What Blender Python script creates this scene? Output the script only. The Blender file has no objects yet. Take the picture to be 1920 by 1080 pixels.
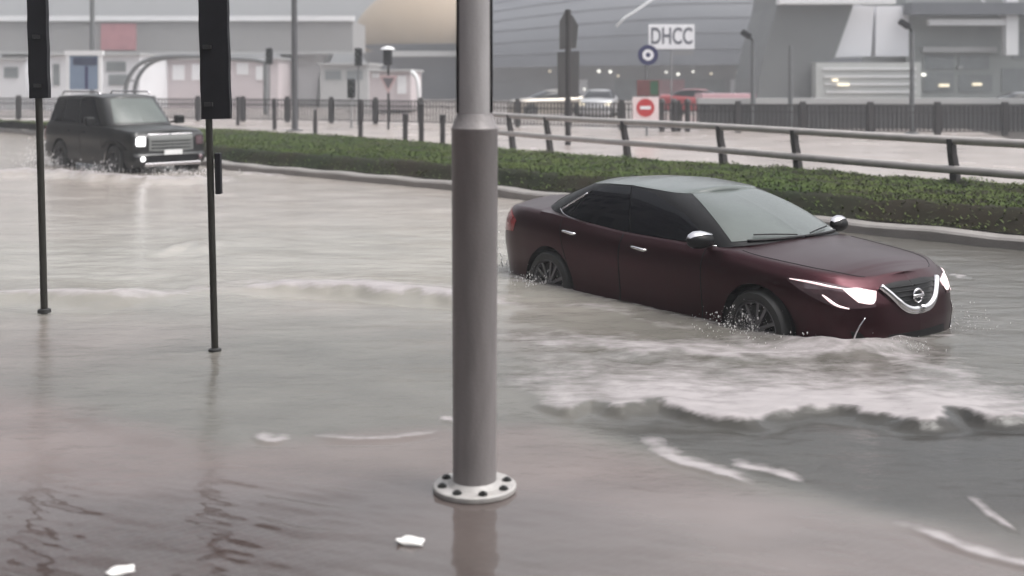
import bpy, math, random
import numpy as np
from mathutils import Vector, Matrix, noise
R = math.radians
random.seed(7)
# ---------------------------------------------------------------- camera, sky, sun, exposure
F, HZ, CH = 2200.0, 145.0, 2.15           # focal length in photo pixels, horizon row, eye height above the water
sc = bpy.context.scene
col = sc.collection
cd = bpy.data.cameras.new('camera'); cam = bpy.data.objects.new('camera', cd); col.objects.link(cam)
cam.location = (0, 0, CH); cam.rotation_euler = (R(90), 0, 0)
cd.sensor_width = 36; cd.lens = F/1920*36; cd.shift_y = -(540-HZ)/1920
cd.clip_start = 0.05; cd.clip_end = 3000
cd.dof.use_dof = True; cd.dof.focus_distance = 10.2; cd.dof.aperture_fstop = 1.2
sc.camera = cam
w = bpy.data.worlds.new('World'); sc.world = w; w.use_nodes = True
nt = w.node_tree; bg = nt.nodes['Background']
sky = nt.nodes.new('ShaderNodeTexSky'); sky.sky_type = 'NISHITA'; sky.sun_disc = False
SUN_EL, SUN_AZ = R(64), R(108)             # azimuth clockwise from +Y
sky.sun_elevation = SUN_EL; sky.sun_rotation = SUN_AZ
sky.air_density = 1.0; sky.dust_density = 6.0; sky.ozone_density = 1.0
hs = nt.nodes.new('ShaderNodeHueSaturation'); hs.inputs['Saturation'].default_value = 0.19
nt.links.new(sky.outputs[0], hs.inputs['Color'])
# an overcast sky is darker towards the horizon than overhead
wtc = nt.nodes.new('ShaderNodeTexCoord'); wsx = nt.nodes.new('ShaderNodeSeparateXYZ'); wmr = nt.nodes.new('ShaderNodeMapRange'); wvm = nt.nodes.new('ShaderNodeVectorMath'); wvm.operation = 'SCALE'
wmr.inputs[1].default_value = .05; wmr.inputs[2].default_value = .32; wmr.inputs[3].default_value = .34; wmr.inputs[4].default_value = 1.35
nt.links.new(wtc.outputs['Generated'], wsx.inputs[0]); nt.links.new(wsx.outputs['Z'], wmr.inputs[0]); nt.links.new(hs.outputs[0], wvm.inputs[0]); nt.links.new(wmr.outputs[0], wvm.inputs['Scale']); nt.links.new(wvm.outputs[0], bg.inputs['Color'])
bg.inputs['Strength'].default_value = 0.14
sl = bpy.data.lights.new('sun', 'SUN'); sun = bpy.data.objects.new('sun', sl); col.objects.link(sun)
sl.energy = 0.6; sl.angle = R(30); sl.color = (1, .97, .93)
d = Vector((math.sin(SUN_AZ)*math.cos(SUN_EL), math.cos(SUN_AZ)*math.cos(SUN_EL), math.sin(SUN_EL)))
sun.rotation_euler = d.to_track_quat('Z', 'Y').to_euler()
sc.view_settings.view_transform = 'Standard'; sc.view_settings.look = 'None'
sc.view_settings.gamma = 1; sc.view_settings.exposure = 0.7
# ---------------------------------------------------------------- helpers
def G(px, py, z=0.0):
    Y = F*(CH-z)/(py-HZ); return Vector(((px-960)/F*Y, Y, z))
def A(px, py, Y):                          # point at depth Y
    return Vector(((px-960)/F*Y, Y, CH-(py-HZ)*Y/F))
def mat(name, rgb, rough=.6, metal=0, coat=0, var=0, vscale=3, bump=0, bscale=20, emit=None, estr=0, spec=.5, obj_coords=True, streak=None):
    m = bpy.data.materials.new(name); m.use_nodes = True
    n = m.node_tree; p = n.nodes['Principled BSDF']
    p.inputs['Base Color'].default_value = (*rgb, 1); p.inputs['Roughness'].default_value = rough
    p.inputs['Metallic'].default_value = metal; p.inputs['Coat Weight'].default_value = coat
    p.inputs['Coat Roughness'].default_value = .06
    p.inputs['Specular IOR Level'].default_value = spec
    tc = n.nodes.new('ShaderNodeTexCoord')
    src = tc.outputs['Object']
    if streak:
        mp = n.nodes.new('ShaderNodeMapping'); mp.inputs['Scale'].default_value = streak
        n.links.new(src, mp.inputs[0]); src = mp.outputs[0]
    if var:
        t = n.nodes.new('ShaderNodeTexNoise'); t.inputs['Scale'].default_value = vscale; t.inputs['Detail'].default_value = 6
        n.links.new(src, t.inputs['Vector'])
        mx = n.nodes.new('ShaderNodeMix'); mx.data_type = 'RGBA'
        mx.inputs[6].default_value = (*[c*(1-var) for c in rgb], 1)
        mx.inputs[7].default_value = (*[min(1, c*(1+var)) for c in rgb], 1)
        n.links.new(t.outputs[0], mx.inputs[0]); n.links.new(mx.outputs[2], p.inputs['Base Color'])
        rr = n.nodes.new('ShaderNodeMapRange'); rr.inputs[3].default_value = max(0.02, rough*.7); rr.inputs[4].default_value = min(1, rough*1.3)
        n.links.new(t.outputs[0], rr.inputs[0]); n.links.new(rr.outputs[0], p.inputs['Roughness'])
    if bump:
        t2 = n.nodes.new('ShaderNodeTexNoise'); t2.inputs['Scale'].default_value = bscale; t2.inputs['Detail'].default_value = 4
        n.links.new(tc.outputs['Object'], t2.inputs['Vector'])
        b = n.nodes.new('ShaderNodeBump'); b.inputs['Strength'].default_value = bump; b.inputs['Distance'].default_value = .02
        n.links.new(t2.outputs[0], b.inputs['Height']); n.links.new(b.outputs[0], p.inputs['Normal'])
    if emit:
        p.inputs['Emission Color'].default_value = (*emit, 1); p.inputs['Emission Strength'].default_value = estr
    return m
def tag(o, label=None, cat=None, group=None, kind=None):
    if label: o['label'] = label
    if cat: o['category'] = cat
    if group: o['group'] = group
    if kind: o['kind'] = kind
    return o
def empty(name, loc, rz=0, label=None, cat=None, group=None, rx=0, ry=0):
    o = bpy.data.objects.new(name, None); col.objects.link(o); o.location = loc; o.rotation_euler = (rx, ry, rz)
    o.empty_display_size = .2
    return tag(o, label, cat, group)
class MB:
    def __init__(s): s.v = []; s.f = []; s.m = []; s.mi = 0
    def add(s, vs, fs):
        o = len(s.v); s.v += [tuple(v) for v in vs]; s.f += [tuple(i+o for i in f) for f in fs]; s.m += [s.mi]*len(fs); return s
    def box(s, a, b, M=None, bev=0):
        x0, y0, z0 = a; x1, y1, z1 = b
        if bev:
            e = bev; vs = []
            for (z, i) in ((z0, e), (z0+e, 0), (z1-e, 0), (z1, e)):
                vs += [(x0+e+i*0, y0+i, z), (x1-e, y0+i, z), (x1-i, y0+e, z), (x1-i, y1-e, z), (x1-e, y1-i, z), (x0+e, y1-i, z), (x0+i, y1-e, z), (x0+i, y0+e, z)]
            fs = [tuple(range(7, -1, -1)), tuple(range(24, 32))]
            for k in range(3):
                for j in range(8): fs.append((k*8+j, k*8+(j+1) % 8, (k+1)*8+(j+1) % 8, (k+1)*8+j))
        else:
            vs = [(x0, y0, z0), (x1, y0, z0), (x1, y1, z0), (x0, y1, z0), (x0, y0, z1), (x1, y0, z1), (x1, y1, z1), (x0, y1, z1)]
            fs = [(3, 2, 1, 0), (4, 5, 6, 7), (0, 1, 5, 4), (1, 2, 6, 5), (2, 3, 7, 6), (3, 0, 4, 7)]
        if M is not None: vs = [M @ Vector(v) for v in vs]
        return s.add(vs, fs)
    def tube(s, pts, r, n=10, cap=True):
        pts = [Vector(p) for p in pts]; rs = r if isinstance(r, (list, tuple)) else [r]*len(pts)
        t0 = (pts[1]-pts[0]).normalized(); up = Vector((0, 0, 1)) if abs(t0.z) < .9 else Vector((1, 0, 0))
        a = t0.cross(up).normalized(); vs = []
        for i, p in enumerate(pts):
            t = (pts[min(i+1, len(pts)-1)]-pts[max(i-1, 0)]).normalized()
            a = (a-t*a.dot(t)).normalized(); b = t.cross(a)
            for k in range(n):
                an = 2*math.pi*k/n; vs.append(p+(a*math.cos(an)+b*math.sin(an))*rs[i])
        fs = [(i*n+k, i*n+(k+1) % n, (i+1)*n+(k+1) % n, (i+1)*n+k) for i in range(len(pts)-1) for k in range(n)]
        if cap: fs += [tuple(range(n-1, -1, -1)), tuple((len(pts)-1)*n+k for k in range(n))]
        return s.add(vs, fs)
    def lathe(s, prof, n=48, axis='z', c=(0, 0, 0)):
        vs = []
        for (r, h) in prof:
            for k in range(n):
                a = 2*math.pi*k/n; x, y = r*math.cos(a), r*math.sin(a)
                vs.append({'z': (c[0]+x, c[1]+y, c[2]+h), 'y': (c[0]+x, c[1]+h, c[2]+y), 'x': (c[0]+h, c[1]+x, c[2]+y)}[axis])
        fs = [(i*n+k, i*n+(k+1) % n, (i+1)*n+(k+1) % n, (i+1)*n+k) for i in range(len(prof)-1) for k in range(n)]
        return s.add(vs, fs)
    def prism(s, poly, y0, y1):            # poly of (x,z), extruded along y
        n = len(poly); vs = [(x, y0, z) for x, z in poly]+[(x, y1, z) for x, z in poly]
        fs = [tuple(range(n)), tuple(range(2*n-1, n-1, -1))]+[(i, i+n, (i+1) % n+n, (i+1) % n) for i in range(n)]
        return s.add(vs, fs)
    def build(s, name, m, parent=None, smooth=False, loc=None):
        me = bpy.data.meshes.new(name); me.from_pydata(s.v, [], s.f); me.update()
        ms = m if isinstance(m, list) else [m]
        for x in ms: me.materials.append(x)
        if len(ms) > 1: me.polygons.foreach_set('material_index', s.m)
        if smooth:
            me.shade_smooth()
            try: me.set_sharp_from_angle(angle=R(smooth if smooth is not True else 180))
            except Exception: pass
        o = bpy.data.objects.new(name, me); col.objects.link(o)
        if parent: o.parent = parent
        if loc is not None: o.location = loc
        return o
def copy_tree(o, parent=None):
    c = o.copy(); col.objects.link(c)
    if parent: c.parent = parent; c.matrix_parent_inverse = o.matrix_parent_inverse
    for ch in [x for x in list(col.objects) if x.parent == o]: copy_tree(ch, c)
    return c
def crom(pts, n):
    """Catmull-Rom through points, n samples, evenly spaced by arc length"""
    P = [np.array(p, float) for p in pts]; out = []
    for i in range(len(P)-1):
        p0 = P[i-1] if i else 2*P[0]-P[1]; p1, p2 = P[i], P[i+1]; p3 = P[i+2] if i+2 < len(P) else 2*P[-1]-P[-2]
        for k in range(24):
            t = k/24; out.append(.5*((2*p1)+(-p0+p2)*t+(2*p0-5*p1+4*p2-p3)*t*t+(-p0+3*p1-3*p2+p3)*t**3))
    out.append(P[-1]); out = np.array(out)
    L = np.r_[0, np.cumsum(np.linalg.norm(np.diff(out, axis=0), axis=1))]; L /= L[-1]
    q = np.linspace(0, 1, n); return np.stack([np.interp(q, L, out[:, k]) for k in range(out.shape[1])], 1)
def sm(a, b, x):
    t = np.clip((x-a)/(b-a), 0, 1); return t*t*(3-2*t)
# ---------------------------------------------------------------- materials
M_black = mat('black_powder_coat', (.009, .009, .012), .5, var=.4, vscale=14, spec=.25)
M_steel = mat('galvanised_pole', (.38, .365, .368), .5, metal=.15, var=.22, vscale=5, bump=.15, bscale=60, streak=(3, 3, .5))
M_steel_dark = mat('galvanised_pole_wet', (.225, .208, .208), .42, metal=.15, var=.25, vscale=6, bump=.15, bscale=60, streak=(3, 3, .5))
M_white = mat('white_painted_steel', (.35, .335, .325), .45, var=.4, vscale=22)
M_bolt = mat('dark_bolt', (.02, .02, .02), .5, var=.3, vscale=40)
M_postg = mat('weathered_grey_post', (.13, .135, .14), .5, metal=.2, var=.25, vscale=6)
M_rail = mat('galvanised_rail', (.40, .37, .36), .45, metal=.3, var=.3, vscale=4)
M_railpost = mat('dark_rail_post', (.022, .019, .020), .6, var=.4, vscale=8)
M_kerb = mat('kerb_concrete', (.21, .195, .185), .5, var=.35, vscale=2.5, bump=.3, bscale=30)
M_conc = mat('pale_concrete', (.36, .36, .36), .8, var=.12, vscale=.6, bump=.2, bscale=6)
M_conc2 = mat('grey_concrete', (.22, .22, .225), .8, var=.15, vscale=.5, bump=.2, bscale=6)
M_concw = mat('white_cladding', (.66, .66, .67), .5, var=.08, vscale=.7)
M_glassb = mat('blue_grey_glazing', (.17, .185, .19), .35, var=.3, vscale=1.2)
M_tan = mat('champagne_cladding', (.30, .235, .17), .6, metal=.1, var=.15, vscale=.35)
M_shell = mat('grey_shell_cladding', (.095, .10, .115), .6, metal=.1, var=.25, vscale=.15)
M_darkc = mat('charcoal_cladding', (.07, .075, .078), .6, var=.2, vscale=.3)
M_red = mat('red_sign_face', (.45, .03, .035), .4, var=.12, vscale=9)
M_redc = mat('faded_red_banner', (.36, .17, .185), .6, var=.2, vscale=2)
M_blue = mat('dark_blue_sign_face', (.02, .022, .085), .4, var=.2, vscale=9)
M_signw = mat('white_sign_face', (.75, .75, .78), .4, var=.06, vscale=9)
M_green = mat('green_sign_face', (.03, .09, .05), .5, var=.2, vscale=9)
M_lamp = mat('lit_lamp', (.9, .9, .85), .3, emit=(1, .96, .88), estr=1.1)
M_lampw = mat('warm_lit_lamp', (.9, .85, .7), .3, emit=(1, .85, .6), estr=.55)
M_redl = mat('red_lit_lamp', (.7, .1, .1), .3, emit=(1, .25, .2), estr=.4)
# ---------------------------------------------------------------- ground, road, pavement
def ground_mat(name, rgb, rough, var, scale, bump=.3):
    return mat(name, rgb, rough, var=var, vscale=scale, bump=bump, bscale=25)
b = MB(); b.add([(-330, -60, -.34), (330, -60, -.34), (330, 330, -.34), (-330, 330, -.34)], [(0, 1, 2, 3)])
tag(b.build('road', ground_mat('asphalt', (.055, .053, .052), .7, .3, 1.5)), kind='structure')
# pavement under the shallow water, its outer edge following the drowned kerb
edge_px = [(-900, 520), (-400, 620), (0, 735), (250, 800), (400, 850), (520, 832), (700, 815), (850, 800), (1000, 802), (1200, 850), (1450, 925), (1650, 980), (1920, 1062), (2300, 1160), (2900, 1300)]
edge = [G(*p) for p in edge_px]
def brick_mat():
    m = bpy.data.materials.new('paving_bricks'); m.use_nodes = True; n = m.node_tree; p = n.nodes['Principled BSDF']
    tc = n.nodes.new('ShaderNodeTexCoord'); mp = n.nodes.new('ShaderNodeMapping'); mp.inputs['Rotation'].default_value = (0, 0, R(-38))
    br = n.nodes.new('ShaderNodeTexBrick'); br.inputs['Scale'].default_value = 5.0
    br.inputs['Color1'].default_value = (.095, .046, .043, 1); br.inputs['Color2'].default_value = (.065, .034, .034, 1); br.inputs['Mortar'].default_value = (.11, .09, .088, 1)
    br.inputs['Mortar Size'].default_value = .035; br.inputs['Mortar Smooth'].default_value = .4
    n.links.new(tc.outputs['Object'], mp.inputs[0]); n.links.new(mp.outputs[0], br.inputs['Vector'])
    n.links.new(br.outputs['Color'], p.inputs['Base Color']); p.inputs['Roughness'].default_value = .35
    bp = n.nodes.new('ShaderNodeBump'); bp.inputs['Strength'].default_value = .6; bp.inputs['Distance'].default_value = .01; bp.invert = True
    n.links.new(br.outputs['Fac'], bp.inputs['Height']); n.links.new(bp.outputs[0], p.inputs['Normal'])
    return m
b = MB(); zt = -.03
vs = [(p.x, p.y, zt) for p in edge]+[(p.x, -6, zt) for p in edge]+[(p.x, p.y, -.34) for p in edge]
n_ = len(edge); fs = [(i, i+n_, i+1+n_, i+1) for i in range(n_-1)]+[(i, i+1, i+1+2*n_, i+2*n_) for i in range(n_-1)]
b.add(vs, fs); tag(b.build('pavement', brick_mat()), kind='structure')
# ---------------------------------------------------------------- the floodwater: one real wavy sheet
def poly_sd(pts, X, Y):
    """signed distance to an open polyline (positive on its left, i.e. away from the camera for left-to-right lines) and arc parameter"""
    best = np.full(X.shape, 1e9); sg = np.zeros(X.shape); par = np.zeros(X.shape); L = 0
    for i in range(len(pts)-1):
        a, c = pts[i], pts[i+1]; dx, dy = c[0]-a[0], c[1]-a[1]; l2 = dx*dx+dy*dy
        t = np.clip(((X-a[0])*dx+(Y-a[1])*dy)/l2, 0, 1)
        qx, qy = a[0]+t*dx, a[1]+t*dy; dd = np.hypot(X-qx, Y-qy); s = np.sign(dx*(Y-a[1])-dy*(X-a[0]))
        k = dd < best; best = np.where(k, dd, best); sg = np.where(k, s, sg); par = np.where(k, L+t*math.sqrt(l2), par); L += math.sqrt(l2)
    return best*sg, par, L
def vnoise(X, Y, seed, oct=4):
    rng = np.random.RandomState(seed); out = np.zeros(X.shape); amp = 1; tot = 0; f = 1
    for o in range(oct):
        T = rng.rand(64, 64); x, y = X*f+o*13.7, Y*f+o*7.1
        xi, yi = np.floor(x).astype(int), np.floor(y).astype(int); u, v = x-xi, y-yi; u = u*u*(3-2*u); v = v*v*(3-2*v)
        g = lambda i, j: T[i % 64, j % 64]
        out += amp*((g(xi, yi)*(1-u)+g(xi+1, yi)*u)*(1-v)+(g(xi, yi+1)*(1-u)+g(xi+1, yi+1)*u)*v); tot += amp; amp *= .5; f *= 2
    return out/tot
def W(*pp): return [tuple(G(*p)[:2]) for p in pp]
pys = np.concatenate([np.linspace(206, 330, 90, endpoint=False), np.linspace(330, 1160, 400, endpoint=False), np.linspace(1160, 2600, 60)])
uu = np.concatenate([np.linspace(-.95, -.47, 60, endpoint=False), np.linspace(-.47, .47, 760, endpoint=False), np.linspace(.47, .95, 61)])
YY = F*CH/(pys-HZ); X = YY[:, None]*uu[None, :]; Y = YY[:, None]*np.ones_like(uu)[None, :]
px_ = uu[None, :]*F+960+0*Y
h = np.zeros(X.shape); foam = np.zeros(X.shape)
ed, _, _ = poly_sd([tuple(e[:2]) for e in edge], X, Y)          # >0 over the road, <0 over the pavement
wob = vnoise(X*.9, Y*.9, 1, 4)-.5; wob2 = vnoise(X*4, Y*4, 2, 3)-.5
calm = .35+.65*sm(-.3, 1.2, ed)
h += calm*(.030*(vnoise(X*.8+Y*.3, Y*1.7, 3, 4)-.5)+.012*(vnoise(X*2.6, Y*5.5, 4, 3)-.5))
h += .004*(vnoise(X*9, Y*13, 5, 2)-.5)*sm(.6, -.6, ed)*(.4+sm(-1, -2.4, X))
def crest(pts, hb, back, front, hf=.02, fo=1.0, fb=.3, seed=9, jag=.08, thr=.45, nsx=3., span=None):
    global h, foam
    mono = all(pts[i+1][0] > pts[i][0] for i in range(len(pts)-1))
    if mono: pts = [tuple(p) for p in crom(pts, max(12, 5*len(pts)))]
    s, par, L = poly_sd(pts, X, Y); nl = vnoise(X*3.2, Y*3.2, seed, 2)-.5; nh = vnoise(X*9, Y*9, seed+7, 3)-.5; s_h = s+nl*jag*1.3; s = s_h+nh*jag*.55
    hb = hb*(.45+1.1*vnoise(X*2.3, Y*2.3, seed+5, 3))
    el = min(1.3, .3*L); ends = sm(0, el, par)*sm(L, L-el, par)
    if mono: xa, xb = pts[0][0], pts[-1][0]; xe = .3*(xb-xa); xe = min(xe, 1.2); ends = sm(xa-.25*xe, xa+xe, X+.5*xe*nl)*sm(xb+.25*xe, xb-xe, X+.5*xe*nl)
    side = np.where(s_h > 0, np.exp(-s_h/back), np.exp(-(s_h/front)**2))
    h += hb*side*ends-hf*np.exp(-((s_h+front*2.2)/(front*1.3))**2)*ends
    nz = vnoise(X*nsx, Y*nsx*2.2, seed+1, 5)
    f = np.where(s > 0, np.exp(-(s/fb)**2), np.exp(-(s/(front*.45))**2))*ends*fo
    foam = np.maximum(foam, f*sm(thr-.22, thr+.2, nz+.25*f))
# the bow wave rolling off the car towards the pavement
bow = W((940, 728), (1000, 752), (1060, 768), (1110, 757), (1160, 772), (1235, 760), (1310, 778), (1400, 783), (1480, 768), (1560, 770), (1640, 785), (1730, 798), (1790, 782), (1860, 792), (1990, 800), (2200, 812))
crest(bow, .066, .5, .085, hf=.018, fo=1.4, fb=.9, seed=11, jag=.17, thr=.30, nsx=1.3)
wash = W((930, 640), (1080, 652), (1250, 668), (1430, 672), (1600, 655), (1760, 700), (1960, 735))
crest(wash, .030, .5, .30, hf=.0, fo=1.1, fb=.45, seed=15, jag=.35, thr=.42, nsx=1.3)
crest(W((1600, 668), (1660, 650), (1720, 640)), .03, .3, .15, fo=.8, fb=.18, seed=18, jag=.1, thr=.3)
# the wake line trailing left
crest(W((415, 538), (520, 541), (640, 545), (760, 553), (860, 562), (940, 571), (1010, 578)), .09, .45, .13, hf=.045, fo=2.2, fb=.34, seed=21, jag=.12, thr=.0)
crest(W((-120, 560), (60, 556), (180, 560), (300, 556), (420, 540)), .07, .6, .2, hf=.04, fo=1.1, fb=.22, seed=24, jag=.12, thr=.30)
crest(W((-60, 522), (100, 520), (300, 526), (380, 530)), -.03, .4, .3, hf=.0, fo=0, seed=26)
crest(W((300, 470), (360, 460), (400, 470)), .04, .5, .2, fo=.0, seed=28)
# lapping edges over the drowned kerb
crest(W((1205, 828), (1250, 860), (1330, 884), (1420, 908)), .010, .12, .04, hf=.003, fo=1.6, fb=.10, seed=31, jag=.05, thr=.42, nsx=7)
crest(W((1370, 868), (1440, 885), (1520, 908)), .008, .12, .04, hf=.003, fo=1.3, fb=.09, seed=33, jag=.06, thr=.48, nsx=7)
crest(W((1670, 984), (1740, 1003), (1810, 1030), (1920, 1060), (2050, 1095)), .010, .13, .035, hf=.004, fo=1.4, fb=.06, seed=35, jag=.03, thr=.38, nsx=7)
crest(W((1818, 940), (1850, 962), (1905, 990)), .008, .1, .03, hf=.003, fo=1.2, fb=.05, seed=37, jag=.05, thr=.3, nsx=6)
crest(W((470, 818), (505, 828), (545, 822)), .010, .10, .03, hf=.004, fo=1.5, fb=.08, seed=39, jag=.02, thr=.15, nsx=5)
crest(W((570, 814), (605, 818), (640, 822), (740, 822), (850, 806)), .010, .2, .04, hf=.006, fo=.8, fb=.05, seed=41, jag=.02, thr=.45, nsx=5)
crest(W((820, 786), (860, 792)), .01, .08, .03, hf=.004, fo=1.4, fb=.07, seed=43, jag=.02, thr=.2, nsx=5)
crest(W((120, 775), (240, 800), (330, 830), (390, 848)), .010, .4, .12, hf=.006, fo=0, seed=45, jag=.04)
crest(W((-100, 325), (80, 326), (200, 335), (320, 341), (440, 336)), .11, .5, .3, hf=.03, fo=1.3, fb=.6, seed=47, jag=.3, thr=.35, nsx=1.2)
crest(W((400, 322), (470, 326), (560, 336)), .03, .4, .2, hf=.0, fo=.6, fb=.4, seed=48, jag=.3, thr=.4)
crest(W((1000, 580), (1100, 578), (1200, 600), (1340, 628)), .02, .3, .2, hf=.0, fo=.45, fb=.18, seed=49, jag=.1, thr=.5)
cfd, cfar = np.array([math.cos(.925), -math.sin(.925)]), np.array([math.sin(.925), math.cos(.925)])
cl_ = [tuple(np.array([2.77, 10.40])+cfd*a_-cfar*b_) for a_, b_ in ((-4.1, .2), (-3.95, .7), (-3.2, .97), (-1.6, 1.0), (0, 1.02), (.6, .98), (.95, .75), (1.08, .2), (1.02, -.5), (.7, -.95))]
crest(cl_, .025, .22, .12, hf=.0, fo=.45, fb=.12, seed=55, jag=.10, thr=.45, nsx=3)
crest(cl_[4:8], .045, .2, .22, hf=.0, fo=.9, fb=.25, seed=57, jag=.15, thr=.42, nsx=4)
crest(W((1780, 515), (1820, 518)), .01, .1, .05, fo=.9, fb=.06, seed=51, jag=.03, thr=.2)
shallow = sm(.25, -.25, ed+wob*.35)
far_left = sm(-2.5, -5, X)*sm(8, 5.5, Y)
murk = 1-.22*shallow*np.clip(.5+vnoise(X*1.2, Y*1.6, 61, 3)-.2, 0, 1)-.42*shallow*sm(6.3, 5.4, Y)*sm(-.3, -1.4, X)
silt = np.clip(shallow*.75+.9*(vnoise(X*.45+5, Y*.5, 62, 4)-.5)*sm(20, 8, Y)+.35*sm(-1.5, -4, X)*sm(12, 9, Y)+.25*sm(12, 22, Y), 0, 1)
calmz = sm(6.5, 5.7, Y+.5*wob)*sm(.5, -.3, ed)
rp_ = vnoise(X*3.2+Y*2.2, Y*9-X*4.5, 65, 2)-.5
rp2 = vnoise(X*2.8, Y*10.5+X*4.5, 66, 2)-.5; h += .0155*rp2*calmz*(.25+.75*sm(-.2, -1.0, X))
aer_sheen = sm(8.6, 13, Y+.8*wob)*sm(2.5, -1.0, X-.12*Y)*.95-.43*sm(-.2, .9, X+wob)*sm(5.2, 6.0, Y)*sm(8.0, 7.3, Y+.5*wob)*sm(0, .3, ed)-.15*sm(1, 3, X)-.30*calmz*sm(1.2, 0, X)  # aeration tone, with brighter far-left sky reflection and dark trough painted in
nr, nc = X.shape
me = bpy.data.meshes.new('floodwater')
me.vertices.add(nr*nc); me.vertices.foreach_set('co', np.stack([X, Y, h], 2).astype(np.float32).ravel())
ii = np.arange(nr*nc).reshape(nr, nc)
q = np.stack([ii[:-1, :-1], ii[:-1, 1:], ii[1:, 1:], ii[1:, :-1]], 2)[:, :, ::-1].reshape(-1, 4)
me.loops.add(q.size); me.loops.foreach_set('vertex_index', q.astype(np.int32).ravel())
me.polygons.add(len(q)); me.polygons.foreach_set('loop_start', np.arange(0, q.size, 4, dtype=np.int32)); me.polygons.foreach_set('loop_total', np.full(len(q), 4, np.int32))
me.update(calc_edges=True); me.validate(); me.shade_smooth()
for nm, arr in (('foam', foam), ('murk', murk), ('silt', silt), ('calm', calmz), ('aerated_sheen', aer_sheen)):
    a = me.attributes.new(nm, 'FLOAT', 'POINT'); a.data.foreach_set('value', arr.astype(np.float32).ravel())
if me.polygons[10].normal.z < 0: me.flip_normals()
def water_mat():
    m = bpy.data.materials.new('silty_floodwater'); m.use_nodes = True; n = m.node_tree; N = n.nodes; Lk = n.links.new
    p = N['Principled BSDF']; out = N['Material Output']
    def at(nm): a = N.new('ShaderNodeAttribute'); a.attribute_name = nm; return a.outputs['Fac']
    tc = N.new('ShaderNodeTexCoord')
    mp = N.new('ShaderNodeMapping'); mp.inputs['Scale'].default_value = (1, 1.8, 1); Lk(tc.outputs['Object'], mp.inputs[0])
    mx = N.new('ShaderNodeMix'); mx.data_type = 'RGBA'
    mx.inputs[6].default_value = (.119, .113, .101, 1); mx.inputs[7].default_value = (.188, .150, .142, 1)
    Lk(at('silt'), mx.inputs[0])
    nz = N.new('ShaderNodeTexNoise'); nz.inputs['Scale'].default_value = 1.1; nz.inputs['Detail'].default_value = 5; Lk(mp.outputs[0], nz.inputs['Vector'])
    mv = N.new('ShaderNodeMapRange'); mv.inputs[1].default_value = .3; mv.inputs[2].default_value = .7; mv.inputs[3].default_value = .86; mv.inputs[4].default_value = 1.14; Lk(nz.outputs[0], mv.inputs[0])
    ma = N.new('ShaderNodeMath'); ma.operation = 'MULTIPLY_ADD'; Lk(at('aerated_sheen'), ma.inputs[0]); ma.inputs[1].default_value = 1.3; ma.inputs[2].default_value = 1.0; mw = N.new('ShaderNodeMath'); mw.operation = 'MULTIPLY'; Lk(ma.outputs[0], mw.inputs[0]); Lk(mv.outputs[0], mw.inputs[1])
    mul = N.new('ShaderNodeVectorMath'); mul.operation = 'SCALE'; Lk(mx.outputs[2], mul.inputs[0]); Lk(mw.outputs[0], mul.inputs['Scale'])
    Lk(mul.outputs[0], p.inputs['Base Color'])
    rm = N.new('ShaderNodeMapRange'); rm.inputs[1].default_value = .6; rm.inputs[3].default_value = .05; rm.inputs[4].default_value = .14; Lk(at('murk'), rm.inputs[0]); Lk(rm.outputs[0], p.inputs['Roughness']); im = N.new('ShaderNodeMapRange'); im.inputs[3].default_value = 1.33; im.inputs[4].default_value = 1.55; Lk(at('calm'), im.inputs[0]); Lk(im.outputs[0], p.inputs['IOR'])
    n1 = N.new('ShaderNodeTexNoise'); n1.inputs['Scale'].default_value = 3.2; n1.inputs['Detail'].default_value = 6; n1.inputs['Roughness'].default_value = .62; Lk(mp.outputs[0], n1.inputs['Vector'])
    bp = N.new('ShaderNodeBump'); cs = N.new('ShaderNodeMapRange'); cs.inputs[3].default_value = .60; cs.inputs[4].default_value = .06; Lk(at('calm'), cs.inputs[0]); Lk(cs.outputs[0], bp.inputs['Strength']); bp.inputs['Distance'].default_value = .022; Lk(n1.outputs[0], bp.inputs['Height']); Lk(bp.outputs[0], p.inputs['Normal'])
    # foam
    fo = N.new('ShaderNodeBsdfPrincipled'); fo.inputs['Roughness'].default_value = .5
    n2 = N.new('ShaderNodeTexNoise'); n2.inputs['Scale'].default_value = 4.5; n2.inputs['Detail'].default_value = 8; n2.inputs['Roughness'].default_value = .65; Lk(mp.outputs[0], n2.inputs['Vector'])
    cr = N.new('ShaderNodeMix'); cr.data_type = 'RGBA'; cr.inputs[6].default_value = (.19, .175, .175, 1); cr.inputs[7].default_value = (.42, .385, .39, 1); Lk(n2.outputs[0], cr.inputs[0]); Lk(cr.outputs[2], fo.inputs['Base Color'])
    b2 = N.new('ShaderNodeBump'); b2.inputs['Strength'].default_value = .8; b2.inputs['Distance'].default_value = .02; Lk(n2.outputs[0], b2.inputs['Height']); Lk(b2.outputs[0], fo.inputs['Normal'])
    ad = N.new('ShaderNodeMath'); ad.operation = 'MULTIPLY_ADD'; Lk(n2.outputs[0], ad.inputs[0]); ad.inputs[1].default_value = 1.9; ad.inputs[2].default_value = -1.02
    a2 = N.new('ShaderNodeMath'); a2.operation = 'ADD'; Lk(at('foam'), a2.inputs[0]); Lk(ad.outputs[0], a2.inputs[1])
    a3 = N.new('ShaderNodeMath'); a3.operation = 'MULTIPLY'; Lk(a2.outputs[0], a3.inputs[0]); fm = N.new('ShaderNodeMapRange'); fm.inputs[1].default_value = .02; fm.inputs[2].default_value = .2; fm.inputs[4].default_value = .85; Lk(at('foam'), fm.inputs[0]); Lk(fm.outputs[0], a3.inputs[1]); a3.use_clamp = True
    tr = N.new('ShaderNodeBsdfTransparent'); tr.inputs['Color'].default_value = (.8, .72, .68, 1)
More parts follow.
